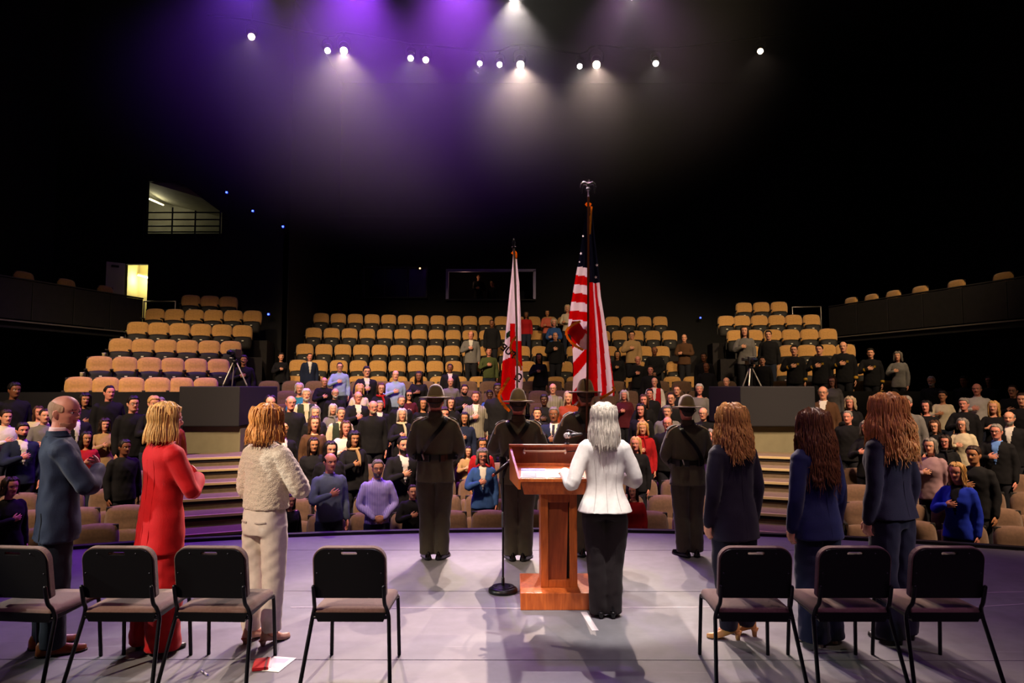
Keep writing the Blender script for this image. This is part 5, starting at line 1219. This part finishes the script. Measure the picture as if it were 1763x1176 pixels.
def fringe(pts, Y, w=.035, seed=0, name='fringe', parent=None):
    rg = np.random.RandomState(seed); P = np.array([tuple(at(x, y, Y)) for x, y in pts]); P, _ = crm(P, np.zeros(len(P)), 10); g = Geo(); T = np.gradient(P, axis=0); v = []
    for p, t_ in zip(P, T):
        d = nrm(np.array([t_[2], 0, -t_[0]])); ww = w * (.8 + .4 * rg.rand()); v += [tuple(p - d * .004 + np.array([0, -.006, 0])), tuple(p + d * ww + np.array([0, -.012 + .01 * rg.rand(), 0])), tuple(p + d * ww + np.array([0, .008, 0])), tuple(p - d * .004 + np.array([0, .008, 0]))]
    n = len(P); g.add(v, gridfaces(n, 4) + [(3, 2, 1, 0), tuple(4 * (n - 1) + k for k in range(4))]); return part(name, g, GOLD, parent, False)
def star_geo(px, py, r, Y, rot=0.0):
    c = at(px, py, Y); v = []
    for k in range(10):
        a = PI / 2 + rot + k * PI / 5; rr = r if k % 2 == 0 else r * .4; v.append((c.x + rr * math.cos(a), c.y, c.z + rr * math.sin(a)))
    v2 = [(x, y + .004, z) for x, y, z in v]; v += v2
    return Geo().add(v + [tuple(c), (c.x, c.y + .004, c.z)], [(k, 20, (k + 1) % 10) for k in range(10)] + [(k, (k + 1) % 10, (k + 1) % 10 + 10, k + 10) for k in range(10)])
def s7(cx, cy): return 820 + cx / 2.733, 290 + cy / 2.733
YF = 7.62
fr = bpy.data.objects.new('national_flag', None); COL.objects.link(fr); fr.location = (0, 0, 0)
tag(fr, 'stars and stripes flag with gold fringe on tall eagle topped pole', 'flag')
# left panel: canton then near-horizontal stripes
yl = [290 + c / 2.733 for c in (190, 310, 440, 540, 700, 775)]; xL = [820 + c / 2.733 for c in (516, 500, 480, 462, 436, 430)]
xLf = lambda y: float(np.interp(y, yl, xL)); xM = lin((345, 1012), (470, 1013), (600, 1013), (720, 1014))
def colA(u, y):
    yy = y + (1 - u) * -4 + 8 * (1 - u)
    if yy < 462: return 2
    return [1, 0][int((yy - 462) / 15.2) % 2]
pA = cloth(355, 575, xLf, lambda y: xM(y), YF - .02, .035, colA, 30, 110, .3, 1.0, .02)
xRf = lin((345, 1018), (418, 1025), (473, 1031.5), (510, 1034), (546, 1040), (594, 1047), (641, 1054), (671, 1058), (690, 1057))
def colB(u, y):
    if y < 487 - 3 * u: return 2
    k = u * 5.2 + .25 * math.sin(y * .02)
    return [0, 0, 1, 0, 1, 0, 0][int(k) % 7] if y > 487 else 2
pB = cloth(352, 682, lambda y: xM(y) - 1, xRf, YF + .03, .05, colB, 40, 130, 1.2, 1.6, .04)
# lower left panel behind: diagonal stripes
xLc = lin((560, 981), (600, 986), (640, 988), (697, 985)); 
def colC(u, y):
    return [1, 0][int((y + u * 34) / 25.0) % 2]
pC = cloth(556, 697, xLc, lambda y: 1016, YF + .06, .03, colC, 34, 80, 2.0, 1.0, .0)
for gg_ in (pA, pB, pC):
    part('cloth_panel', thicken(gg_.mesh('flag', [RED, WHI, BLU]), .004), [RED, WHI, BLU], fr, True)
# folded corner with red and pink underside
def colD(u, y): return 0 if (y - 572) * .9 + u * 20 < 22 else 1
pD = cloth(553, 602, lin((553, 985), (572, 977), (602, 1003)), lin((553, 996), (580, 1012), (602, 1012)), YF - .05, .015, colD, 16, 30, 0, .8)
part('cloth_panel', thicken(pD.mesh('flag', [RED, WHI, BLU]), .004), [RED, WHI, BLU], fr, True)
for cx, cy, r_ in ((493, 400, .020), (503, 318, .015), (568, 455, .020), (563, 512, .020), (486, 440, .012)):
    x_, y_ = s7(cx, cy); part('star', star_geo(x_, y_, r_, YF - .085, .2), WHI, fr)
fringe([s7(*q) for q in ((492, 722), (458, 738), (427, 768), (440, 805), (470, 832), (505, 852))], YF - .07, .022, 1, parent=fr)
fringe([s7(*q) for q in ((545, 180), (541, 240), (537, 310))], YF - .06, .018, 2, parent=fr); fringe([s7(*q) for q in ((512, 170), (524, 160), (542, 168))], YF - .06, .03, 3, parent=fr)
fringe([s7(*q) for q in ((648, 1025), (652, 1044), (630, 1062), (585, 1088))], YF - .03, .024, 4, parent=fr); fringe([s7(*q) for q in ((470, 1118), (490, 1090), (505, 1065))], YF - .02, .05, 5, parent=fr)
a_, b_ = at(1013, 338, YF - .08), at(1010, 745, YF - .20)
part('pole', tube([tuple(a_), tuple(at(1012.5, 560, YF - .085)), tuple(b_)], .0125, 12), POLE, fr, True)
# eagle finial: ball, body, head, two raised wings
e0 = at(1013, 330, YF - .08)
fin = part('finial', Geo().merge(lathe([(.014, -.06), (.012, 0), (.024, .012), (.028, .03), (.016, .045)], 16).xf(Matrix.Translation(e0))).merge(ellipsoid((e0.x, e0.y, e0.z + .075), (.022, .02, .038), 12)).merge(ellipsoid((e0.x + .004, e0.y - .008, e0.z + .122), (.012, .014, .014), 10)), CHROME, fr, True)
for s in (-1, 1):
    W = Geo(); 
    for k in range(5): tube([(e0.x + s * .015, e0.y, e0.z + .085), (e0.x + s * (.050 + .004 * k), e0.y, e0.z + .108 - .006 * k), (e0.x + s * (.078 + .006 * (2 - abs(k - 1))), e0.y + .01, e0.z + .082 - .024 * k)], [.014, .012, .005], 8, W, flat=.5, sub=3)
    part('eagle_wing', W, CHROME, fin, True)
part('eagle_tail', tube([(e0.x, e0.y, e0.z + .05), (e0.x, e0.y + .02, e0.z + .02)], [.012, .02], 8, flat=.4), CHROME, fin, True)

# state flag
YS = 7.68
sf = bpy.data.objects.new('state_flag', None); COL.objects.link(sf); tag(sf, 'white and red state flag with gold fringe on spear topped pole', 'flag')
xl2 = lambda y: float(np.interp(y, [290 + c / 2.733 for c in (395, 470, 640, 800, 900, 1050, 1120)], [820 + c / 2.733 for c in (174, 168, 150, 135, 124, 114, 134)]))
xr2 = lambda y: float(np.interp(y, [290 + c / 2.733 for c in (395, 540, 700, 870, 990, 1060)], [820 + c / 2.733 for c in (188, 203, 210, 214, 221, 214)]))
def col1(u, y):
    cx = (xl2(y) + (xr2(y) - xl2(y)) * u - 820) * 2.733; cy = (y - 290) * 2.733
    edge = 905 - (cx - 125) * .45                         # top of the red band, slanting
    if cx < 165 and cy > edge: return 0
    if 160 <= cx < 182 and cy > 730: return 0
    if cx >= 182 and 812 < cy < 930: return 0
    if 140 < cx < 163 and abs(cy - (790 - (cx - 140) * .7)) < 14: return 3
    return 1
pS = cloth(436, 696, xl2, xr2, YS, .045, col1, 46, 150, .5, 1.4, .03)
part('cloth_panel', thicken(pS.mesh('flag', [RED, WHI, BLU, GRN]), .004), [RED, WHI, BLU, GRN], sf, True)
# mirrored lettering seen from the back of the cloth
def lettering(txt, cx, cy, size, rot, Y):
    cu = bpy.data.curves.new('t', 'FONT'); cu.body = txt; cu.size = size; cu.align_x = 'CENTER'; cu.extrude = .001; cu.offset = .004
    o = bpy.data.objects.new('t', cu); COL.objects.link(o); me = bpy.data.meshes.new_from_object(o.evaluated_get(bpy.context.evaluated_depsgraph_get())); bpy.data.objects.remove(o)
    p = at(*s7(cx, cy), Y); return mk('lettering', me, [mat('flag_letter', '241c20', .8)], sf, tuple(p), (R(90), rot, 0), (-1, 1, 1))
lettering('PUE', 143, 872, .105, R(38), YS - .065); lettering('CI', 211, 990, .10, R(-62), YS - .065)
fringe([s7(*q) for q in ((196, 790), (172, 815), (164, 850), (180, 880), (205, 915), (216, 950))], YS - .06, .02, 6, parent=sf); fringe([s7(*q) for q in ((160, 985), (122, 1050), (112, 1075), (130, 1105), (160, 1140))], YS - .05, .028, 7, parent=sf); fringe([s7(*q) for q in ((165, 400), (176, 388), (190, 398), (189, 425))], YS - .03, .022, 8, parent=sf)
a_, b_ = at(885, 428, YS - .05), at(890, 770, YS - .30)
part('pole', tube([tuple(a_), tuple(at(889.5, 560, YS - .09)), tuple(at(890.5, 640, YS - .12)), tuple(b_)], .012, 12), POLEM, sf, True)
e0 = at(884.5, 432, YS - .05)
fin = part('finial', lathe([(.010, -.02), (.010, .02), (.024, .03), (.012, .045), (.016, .06), (.026, .085), (.014, .12), (.002, .15)], 14, sy=.5).xf(Matrix.Translation(e0)), CHROME, sf, True)
part('finial_bar', tube([(e0.x - .024, e0.y, e0.z + .05), (e0.x + .024, e0.y, e0.z + .05)], .005, 8), CHROME, fin, True)
# ================================================================== AUDIENCE
AUD = """
9 697 m short black coat black down glasses
10 718 m short dark shirt white heart
29 717 f long brown sweater cream down
38 741 m short black jacket navy heart beard
17 838 f bob dark coat black heart
78 716 m short dark shirt grey cross
175 688 f bob black coat black heart tan
157 712 f long black coat black heart tan
136 709 m short dark jacket black down
200 709 m bald grey coat black down
199 731 f bob dark coat tan heart
148 755 f long black sweater red heart tan
228 673 m short black coat black down glasses
251 665 f updo blond sweater black heart
224 695 f bob grey coat black heart
291 686 m bald grey sweater rust heart beard
182 676 m short black coat black down
214 770 m short black coat black down brown
28 663 m short black coat black down brown
457 668 m bald brown coat brown down
466 671 f bob black sweater purple down glasses
471 684 m bald grey coat black down glasses
483 654 f updo black coat black heart
515 669 f bob white sweater teal heart
527 680 m short white vest cream down beard
533 625 m short dark jacket navy down
558 661 m bald grey coat black heart
577 677 m bald white coat black down glasses,beard
585 632 m short dark shirt lightblue heart glasses
619 670 f bob blond sweater cream down
631 640 m short black jacket black heart glasses
656 669 f bob brown coat black heart glasses,scarf:red
681 646 m bald black shirt lightblue heart
721 648 f long black sweater black heart brown
624 684 m bald grey jacket black heart glasses
642 701 m bald ash coat black down beard,glasses
659 699 m short grey jacket black heart
681 691 m short salt coat black down beard
704 681 f long black sweater maroon heart sunglasses
692 714 f bob white coat black heart scarf:cream
573 708 f long white sweater grey heart scarf:grey
587 712 m short salt vest cream down
595 736 f long brown sweater white heart
528 711 f long grey coat black down
541 729 f long brown sweater brown down
487 741 m short blond jacket black heart tan
539 766 f long dark coat black down tan
568 774 f long black coat black down
609 755 f bob black coat black heart tan,scarf:tan
568 795 m bald dark shirt denim heart pink
650 806 m short salt shirt lavender clasp glasses,beard
694 766 m short black jacket black heart beard
671 826 f long brown sweater black down child
710 846 m short dark coat black heart child
776 661 m bald grey shirt grey down
775 634 m short black jacket black down brown
800 671 m short black coat black heart beard,glasses
725 695 f long black sweater black down tan
776 694 f long dark coat black down
772 712 m short dark coat black down
800 720 f long black coat navy heart tan
798 777 f long black sweater tan heart child
499 862 f long dark sweater black down child
811 577 m bald black jacket grey heart
842 605 m short black sweater green heart
847 557 m short black coat black down brown
906 542 f long black sweater red down brown
942 539 f bob black sweater pink cross tan
954 555 f bob ash coat blue cross
977 531 f bob ash sweater cream cross
956 579 m bald black coat black heart
928 616 f long black coat black heart tan
819 684 m short brown jacket plaid heart beard
843 681 f updo black jacket blue heart dark
857 668 m short black coat black down dark
952 669 m bald grey shirt plaid down glasses
937 689 m short black coat black heart dark
979 684 f long ash coat rust down
954 711 m short salt jacket navy heart brown,tie
932 757 f bob black coat black down brown
1075 681 f bob white coat maroon heart
1063 611 f long black coat black heart tan
1088 577 m short black coat tan heart glasses
1127 604 m bald black coat black clasp brown
1098 620 m bald dark coat black heart
1178 582 m bald dark coat brown cross
1127 667 m bald grey vest red down
1119 678 m short black coat black down
1109 689 f long brown sweater black heart
1104 706 f long black sweater black down
1107 737 f bob blond coat red heart scarf:red
1095 764 f long blond coat black heart
1166 672 m short brown coat black down
1156 686 m short dark coat black down glasses
1149 709 m short salt coat grey down
1149 729 m bald dark coat black down glasses
1209 670 f updo white sweater grey down
1211 712 m bald grey coat black down glasses
1250 677 m short white shirt teal down beard
1251 662 m bald grey shirt blue down
1263 682 m bald grey shirt lightblue cross glasses
1231 752 f long grey sweater purple down
1258 735 m short brown sweater orange down
830 766 f long black sweater red down tan
831 785 f bob salt jacket blue heart glasses
925 712 m short dark coat black down
1216 632 m bald dark coat black down brown
1212 615 m short black coat black down brown
1120 652 m short dark coat black down
1282 570 f long dark coat grey heart
1323 577 m short black shirt black down
1313 629 m short black shirt black down
1367 603 m short black coat black heart uniform
1411 602 m short black coat black heart uniform
1452 597 m bald dark coat black heart uniform
1499 608 m short black coat black heart uniform
1546 613 f bob salt coat grey heart
1433 657 f long brown coat grey down glasses
1417 676 m bald grey jacket brown down glasses
1464 693 f bob ash coat black heart
1460 718 m short grey coat black down
1493 737 f bob grey coat black heart
1512 720 f long dark coat black down tan
1604 658 m short white coat black down beard,glasses
1660 660 m short black coat black down brown
1682 670 m bald grey shirt white heart
1704 658 m short black coat black down brown
1744 673 m short dark coat black heart glasses
1623 685 f updo black sweater cream heart tan
1660 696 m short grey coat black heart
1595 700 f bob black sweater black down
1576 690 m short grey coat grey down
1711 701 f long blond sweater black heart
1738 720 m bald grey jacket black down beard
1639 731 f bob grey coat cream heart glasses
1612 741 f bob brown coat black down glasses
1628 763 f bob dark coat black heart glasses,scarf:black
1716 743 m short grey jacket black heart glasses,blueshirt
1677 783 m short dark coat black heart tan
1648 813 f long blond jacket royal heart blackshirt
1602 768 f bob grey coat pinkish heart
1761 688 m short dark coat black down
1090 845 f long dark sweater red down child
"""
CLOTH = {'black': '131215', 'navy': '182038', 'grey': '6e6a68', 'white': 'cfc8c0', 'cream': 'cbbd9f', 'red': 'a0161c', 'blue': '2f4f86', 'lightblue': '8c9fc0', 'lavender': '8d80d8', 'brown': '4f3522', 'tan': 'a5855c', 'orange': 'a8621c', 'rust': '8f3a1c',
         'green': '4a5230', 'teal': '2c7c90', 'purple': '6b4a98', 'plaid': '8a8474', 'maroon': '4e1620', 'pink': 'c0604c', 'denim': '626e86', 'royal': '1c34b8', 'pinkish': '9a7a80'}
CNAME = {'navy': 'dark navy', 'lightblue': 'light blue', 'plaid': 'grey plaid', 'denim': 'denim blue', 'royal': 'royal blue', 'pinkish': 'dusty pink', 'rust': 'rust red'}
BODYC, TOPC, TRC, VC, TIEC, BEARDC, VESTC = {}, {}, {}, {}, {}, {}, {}
def aud_body(sex, pose):
    k = (sex, pose)
    if k not in BODYC: BODYC[k] = body_mesh(sex, arms_for(pose, sex), voxel=.0075, dec=.35, pitch=R(2), curl=.2)
    return BODYC[k]
def aud_top(sex, pose, kind):
    k = (sex, pose, 'jacket' if kind in ('jacket', 'coat') else 'shirt')
    if k not in TOPC:
        sec = {('m', 'jacket'): JACK_M, ('m', 'shirt'): SHIRT_M, ('f', 'jacket'): JACK_F, ('f', 'shirt'): SHIRT_F}[(sex, k[2])]
        sl = (.074, .066, .055, .045) if k[2] == 'jacket' else (.066, .058, .050, .038)
        if sex == 'f': sl = tuple(v * .92 for v in sl)
        TOPC[k] = top_mesh(sec, arms_for(pose, sex), sl, .014, wrinkle(.004, 26, len(TOPC) + 70, (1, 1, .6), .002, 60))
    return TOPC[k], k
def aud_trouser(sex):
    if sex not in TRC: TRC[sex] = trouser_mesh(sex, voxel=.018)
    return TRC[sex]
HAIRM = {}
def aud_hair(style, var):
    k = (style, var)
    if k not in HAIRM:
        hm = head_matrix(0, R(2)); s = var * 7 + 3
        HAIRM[k] = {'short': lambda: hair_mesh('short', s, (.009, .013, .007)[var], strand=.002, na=56, nt=18, xf=hm, fringe=(.194, .188, .200)[var]),
                    'bald': lambda: hair_mesh('bald', s, .008, strand=.0015, na=44, nt=12, xf=hm),
                    'updo': lambda: hair_mesh('updo', s, .014, strand=.002, na=56, nt=18, xf=hm),
                    'bob': lambda: hair_mesh('bob', s, .014, hem=(.0, -.02, .012)[var], vol=(.008, .014, .006)[var], face=(62, 58, 64)[var], locks=30, strand=.004, wave=(.0, .006, .003)[var], na=64, nt=22, xf=hm, tips=.01, fringe=(.192, .180, .196)[var]),
                    'long': lambda: hair_mesh('long', s, .012, hem=(-.08, -.12, -.06)[var], vol=.004, face=(62, 64, 60)[var], fringe=.195, locks=36, strand=.004, wave=(.003, .010, .006)[var], na=64, nt=24, xf=hm, tips=.03)}[style]()
    return HAIRM[k]
GL_ME = glasses_geo().xf(head_matrix(0, R(2))).mesh('glasses'); SG_ME = glasses_geo(True, .025).xf(head_matrix(0, R(2))).mesh('glasses')
SCARF = tube([(.085 * math.cos(q), .012 + .078 * math.sin(q), 1.478 + .012 * math.sin(q)) for q in np.linspace(0, 2 * PI, 25)] , .026, 10, caps=False)
tube([(.02, -.085, 1.46), (.05, -.125, 1.36), (.055, -.15, 1.22)], [.028, .034, .03], 10, SCARF, flat=.5, sub=4); SCARF = SCARF.mesh('scarf')
COLLM = loft([(1.462, 0, .006, .088, .074, .074), (1.482, 0, .008, .076, .066, .068), (1.500, 0, .010, .069, .060, .064), (1.494, 0, .010, .062, .054, .058)], 24, sub=2)
COLLM.v[0][:, 2] -= .022 * np.clip(-COLLM.v[0][:, 1] / .07, 0, 1); COLL_M = COLLM.mesh('collar'); COLLM.v[0][:, :2] *= .9; COLLM.v[0][:, 2] -= .012; COLL_F = COLLM.mesh('collar')
ABADGE = box(0, 0, 0, .05, .008, .05).mesh('badge', smooth=False)
SHOE_ME = shoe_geo().mesh('shoe')
ROWS = []       # every standing row: (kind, index, centre, radius, floor)
for i in range(NLOW): ROWS.append(('low', i, C0, RROW[i] - .06, ZROW[i]))
for i, (r, z, p0) in enumerate(CROWS): ROWS.append(('rear', i, C1, r - .34, z))
def hit(px, py, c, r):
    rr = ray(px, py); kx = rr.x / rr.y; A = 1 + kx * kx; B = -2 * (kx * c.x + c.y); Cc = c.x ** 2 + c.y ** 2 - r * r; D = B * B - 4 * A * Cc
    if D < 0: return None
    Y = (-B + math.sqrt(D)) / (2 * A); return Vector((kx * Y, Y, CAMZ + rr.z / rr.y * Y))
rg = random.Random(5); PLACED = []
rows_in = [l.split() for l in AUD.strip().splitlines()]
specs = []
for ln in rows_in:
    px, py, sex, style, hc, kind, col, pose = float(ln[0]), float(ln[1]), *ln[2:8]
    ex = ln[8].split(',') if len(ln) > 8 else []
    specs.append((px, py, sex, style, hc, kind, col, pose, ex))
specs.sort(key=lambda s: ('child' in s[8], -s[1]))
chosen = []
for sp in specs:
    px, py, sex, style, hc, kind, col, pose, ex = sp
    ideal = .70 if 'child' in ex else (1.0 if sex == 'm' else .945); best = None
    cand = []
    for kd, i, c, r, z in ROWS:
        q = hit(px, py, c, r)
        if q is None: continue
        cand.append((kd, i, q.x, q.y, z, (q.z - z) / 1.64))
    if 1240 < px < 1580 and py < 640 or (px < 470 and py < 640):
        sd = 'right' if px > 800 else 'left'; cand = []
        for i, (pts, zf) in enumerate(SIDE[sd]):
            for Yt in (pts[0].y, pts[-1].y):
                pass
            a, b = pts[0], pts[-1]; d = b - a; n = Vector((d.y, -d.x, 0)).normalized(); A = a + n * .38; rr = ray(px, py); kx = rr.x / rr.y
            den = d.x - kx * d.y
            if abs(den) < 1e-6: continue
            s = (kx * A.y - A.x) / den; Y = A.y + d.y * s
            if -.35 < s < 1.25: cand.append(('side_' + sd, i, kx * Y, Y, zf, (CAMZ + rr.z / rr.y * Y - zf) / 1.64))
    for cnd in cand:
        kd, i, X, Y, z, s = cnd
        if kd == 'low' and (abs(aisle_dist(X, Y, KL)) < HW + .25 or abs(aisle_dist(X, Y, KR)) < HW + .25): pen = .6
        else: pen = 0
        if kd == 'low' and Y > 11.8 and ((X > -6.2 and X < -4.62) or (3.75 < X < 5.75 and Y < 14.5)): pen += 20
        if kd == 'low' and (X < -5.4 and Y > 12.9 or X > 5.0 and Y > 15.3): pen += 20
        dmin = min([math.hypot(X - o[0], Y - o[1]) for o in PLACED] or [9]); pen += max(0, .46 - dmin) * 3.0
        cost = abs(s - ideal) + pen + max(0, abs(s - ideal) - .12) * 6
        if best is None or cost < best[0]: best = (cost, cnd)
    kd, i, X, Y, z, s = best[1]; s_ = min(max(s, .62 if 'child' in ex else .86), 1.10)
    PLACED.append((X, Y)); chosen.append((kd, i, X, Y, z, s_, sp))
for _ in range(40):          # neighbours that stand too close step aside along their row
    for a in range(len(chosen)):
        for b in range(a):
            A, B = chosen[a], chosen[b]; dx = A[2] - B[2]; dy = A[3] - B[3]; d = math.hypot(dx, dy)
            if d < .44 and abs(dy) < .4:
                m = (.44 - d) * .3 * (1 if dx >= 0 else -1)
                chosen[a] = (*A[:2], A[2] + m, *A[3:]); chosen[b] = (*B[:2], B[2] - m, *B[3:])
for a, A in enumerate(chosen):
    if A[0] == 'low' and 11.8 < A[3] < 14.4 and -6.3 < A[2] < -4.5: chosen[a] = (*A[:2], -4.5 if A[2] > -5.3 else -6.35, *A[3:])
def place_name(kd, i, X, Y):
    if kd == 'low':
        b = 'left' if aisle_dist(X, Y, KL) < 0 else ('right' if aisle_dist(X, Y, KR) > 0 else 'centre'); return (b + ' section', i)
    if kd == 'rear': return ('rear centre', i)
    return ('raised %s' % kd[5:], i)
order = {}
for ch in chosen: order.setdefault(place_name(*ch[:4]), []).append(ch[6][0])
for k in order: order[k].sort()
for n_i, (kd, i, X, Y, z, s, sp) in enumerate(chosen):
    px, py, sex, style, hc, kind, col, pose, ex = sp
    blk, ri = place_name(kd, i, X, Y); nth = NTH[order[(blk, ri)].index(px)]
    gname = {'vest': 'vest', 'jacket': 'suit jacket', 'shirt': 'shirt', 'sweater': 'sweater', 'coat': 'coat'}[kind]
    if 'uniform' in ex: gname = 'dress uniform'
    pn = {'heart': ' hand on chest', 'down': '', 'clasp': ', hands clasped', 'cross': ', arms crossed'}[pose]
    lab = 'person in %s %s%s%s, %s from left, %s row %s' % (CNAME.get(col, col), gname, ' and glasses' if 'glasses' in ex or 'sunglasses' in ex else '', pn, nth, NTH[ri], blk)
    if len(lab.split()) > 16: lab = lab.replace(pn, '') if pn else lab.replace(' and glasses', '')
    t = thing('person', lab, 'person', (X, Y, z), face_stage((X, Y), (0.2, 5.5)) + rg.uniform(-.12, .12), 'audience standing at their seats', s)
    sk = next((e for e in ex if e in SKINS), 'light' if rg.random() < .6 else 'pink'); hcol = HAIRC[hc]; v = rg.randrange(3)
    bme = aud_body(sex, pose); mk('body', bme, body_mats(sk, hcol), t)
    tm2, tk = aud_top(sex, pose, kind); c_ = CLOTH[col]
    if kind == 'vest':
        base = 'cbbd9f' if col != 'red' else 'cfc8c0'; vcol = '2c3428' if col == 'cream' else 'a0161c'
        mk('shirt', tm2, [fabric(base)], t)
        if tk not in VESTC: VESTC[tk] = extract(tm2, lambda c: abs(c.x) < (.165 if sex == 'm' else .14) and c.z < 1.46 and not (abs(c.x) < .03 + (c.z - 1.2) * .1 and c.y < -.05), .006)
        mk('vest', VESTC[tk], [fabric(vcol)], t)
    else:
        top_m = striped('stripe_lavender', '8d80d8', 'b8b0ec', 45, 0) if col == 'lavender' else (striped('stripe_plaid', '8a8474', '5c564a', 26, 0) if col == 'plaid' else fabric(c_))
        mk({'jacket': 'jacket', 'coat': 'coat', 'shirt': 'shirt', 'sweater': 'sweater'}[kind], tm2, [top_m], t)
    if kind == 'jacket':
        if tk not in VC:
            VC[tk] = extract(tm2, lambda c: c.y < -.02 and abs(c.x) < .008 + max(0, (c.z - 1.12)) * .16 and 1.11 < c.z < 1.50, .004)
            TIEC[tk] = extract(tm2, lambda c: c.y < -.02 and abs(c.x) < .022 and 1.06 < c.z < 1.47, .010)
        mk('shirt', VC[tk], [fabric('5f86c8' if 'blueshirt' in ex else ('131215' if 'blackshirt' in ex else 'cfc8c0'))], t)
        if 'tie' in ex: mk('tie', TIEC[tk], [fabric('2a2a3c')], t)
    if kind in ('jacket', 'shirt'): mk('collar', COLL_M if sex == 'm' else COLL_F, [fabric('5f86c8' if 'blueshirt' in ex else ('131215' if 'blackshirt' in ex else 'cfc8c0')) if kind == 'jacket' else top_m], t)
    mk('trousers', aud_trouser(sex), [fabric('1c1c22' if kind in ('jacket', 'coat') else '232838')], t)
    for s_i in (-1, 1): mk('shoe', SHOE_ME, [mat('black_leather', '0d0c0e', .3)], t, (s_i * .10, .01, 0))
    mk('hair', aud_hair(style, v), [hairm(hcol)], t)
    if 'glasses' in ex: mk('glasses', GL_ME, [mat('glasses_dark', '1a1614', .3)], t)
    if 'sunglasses' in ex: mk('glasses', SG_ME, [mat('glasses_dark', '1a1614', .3)] * 2, t)
    if 'beard' in ex:
        kb = (sex, pose)
        if kb not in BEARDC: BEARDC[kb] = extract(bme, lambda c: HZ - .02 < c.z < HZ + .066 and c.y < -.025 and not (HZ + .043 < c.z < HZ + .062 and abs(c.x) < .024) and c.z - HZ < .040 + abs(c.x) * .35, .003)
        mk('beard', BEARDC[kb], [hairm(hcol)], t)
    for e in ex:
        if e.startswith('scarf:'): mk('scarf', SCARF, [fabric(CLOTH[e[6:]])], t)
    if 'uniform' in ex:
        mk('badge', ABADGE, [mat('badge_gold', 'd8b040', .3, metal=.7)], t, (.09, -.135, 1.29)); 
        for s_i in (-1, 1):
            S_, E_, W_, D_, N_ = arms_for(pose, sex)[s_i]; w_ = Vector(W_); d_ = (Vector(W_) - Vector(E_)).normalized()
            mk('cuff_band', tube([tuple(w_ - d_ * .075), tuple(w_ - d_ * .045)], .052, 14).mesh('cuff'), [mat('cuff_gold', 'b88a1c', .5)], t)
# people in the control booth
for px, lb, pose in ((824, 'person in black t-shirt standing in the open booth window, arm across chest', 'cross'), (848, 'person in black t-shirt behind the open booth window, arm lowered', 'down')):
    q = at(px, 477 if px == 824 else 488, YB + .5); s = .98; t = thing('person', lb, 'person', (q.x, q.y, q.z - 1.64 * s), R(25) if px == 824 else R(-40), 'technicians in the control booth', s)
    mk('body', aud_body('m', pose), body_mats('tan', '17110e'), t); tm2, tk = aud_top('m', pose, 'shirt'); mk('shirt', tm2, [fabric('131215')], t); mk('trousers', aud_trouser('m'), [fabric('1c1c22')], t); mk('hair', aud_hair('short', 0), [hairm('17110e')], t)
    for s_i in (-1, 1): mk('shoe', SHOE_ME, [mat('black_leather', '0d0c0e', .3)], t, (s_i * .10, .01, 0))
l = bpy.data.lights.new('booth_light', 'POINT'); l.energy = 5; l.color = (1.0, .55, .35); l.shadow_soft_size = .2; o = bpy.data.objects.new('booth_light', l); COL.objects.link(o); o.location = at(800, 480, YB + .25)
# camera operator beside the left tripod
q = at(420, 620, 14.75); t = thing('person', 'person in black standing behind the left video camera', 'person', (q.x, q.y, q.z - 1.64 * .86), .3, None, .86)
mk('body', aud_body('m', 'heart'), body_mats('tan', '17110e'), t); mk('shirt', aud_top('m', 'heart', 'shirt')[0], [fabric('131215')], t); mk('trousers', aud_trouser('m'), [fabric('1c1c22')], t); mk('hair', aud_hair('short', 1), [hairm('17110e')], t)
for s_i in (-1, 1): mk('shoe', SHOE_ME, [mat('black_leather', '0d0c0e', .3)], t, (s_i * .10, .01, 0))

PLUME = (-1.8, 14.8, 12.6); PR = (11.0, 6.0, 8.0)
# ================================================================== STAGE HAZE above the audience
hz2 = bpy.data.materials.new('haze_plume'); hz2.use_nodes = True; nt = hz2.node_tree; N = nt.nodes; L = nt.links; N.remove(N['Principled BSDF'])
sv = N.new('ShaderNodeVolumeScatter'); sv.inputs['Anisotropy'].default_value = 0.0; L.new(sv.outputs[0], N['Material Output'].inputs['Volume'])
tc = N.new('ShaderNodeTexCoord'); mp = N.new('ShaderNodeMapping'); L.new(tc.outputs['Object'], mp.inputs[0]); mp.inputs['Location'].default_value = tuple(-PLUME[i] / PR[i] for i in range(3)); mp.inputs['Scale'].default_value = tuple(1 / PR[i] for i in range(3))
ln_ = N.new('ShaderNodeVectorMath'); ln_.operation = 'LENGTH'; L.new(mp.outputs[0], ln_.inputs[0])
mr = N.new('ShaderNodeMapRange'); mr.interpolation_type = 'SMOOTHSTEP'; mr.inputs[1].default_value = 0.05; mr.inputs[2].default_value = 1.0; mr.inputs[3].default_value = 0.06; mr.inputs[4].default_value = 0.0; L.new(ln_.outputs['Value'], mr.inputs[0]); L.new(mr.outputs[0], sv.inputs['Density'])
eg = ellipsoid(PLUME, PR, 40); eg.v[0][:, 2] = np.minimum(eg.v[0][:, 2], 13.95)
hp = part('haze', eg, hz2, None, True); tag(hp, 'thin purple lit haze drifting under the ceiling', 'haze', kind='stuff')
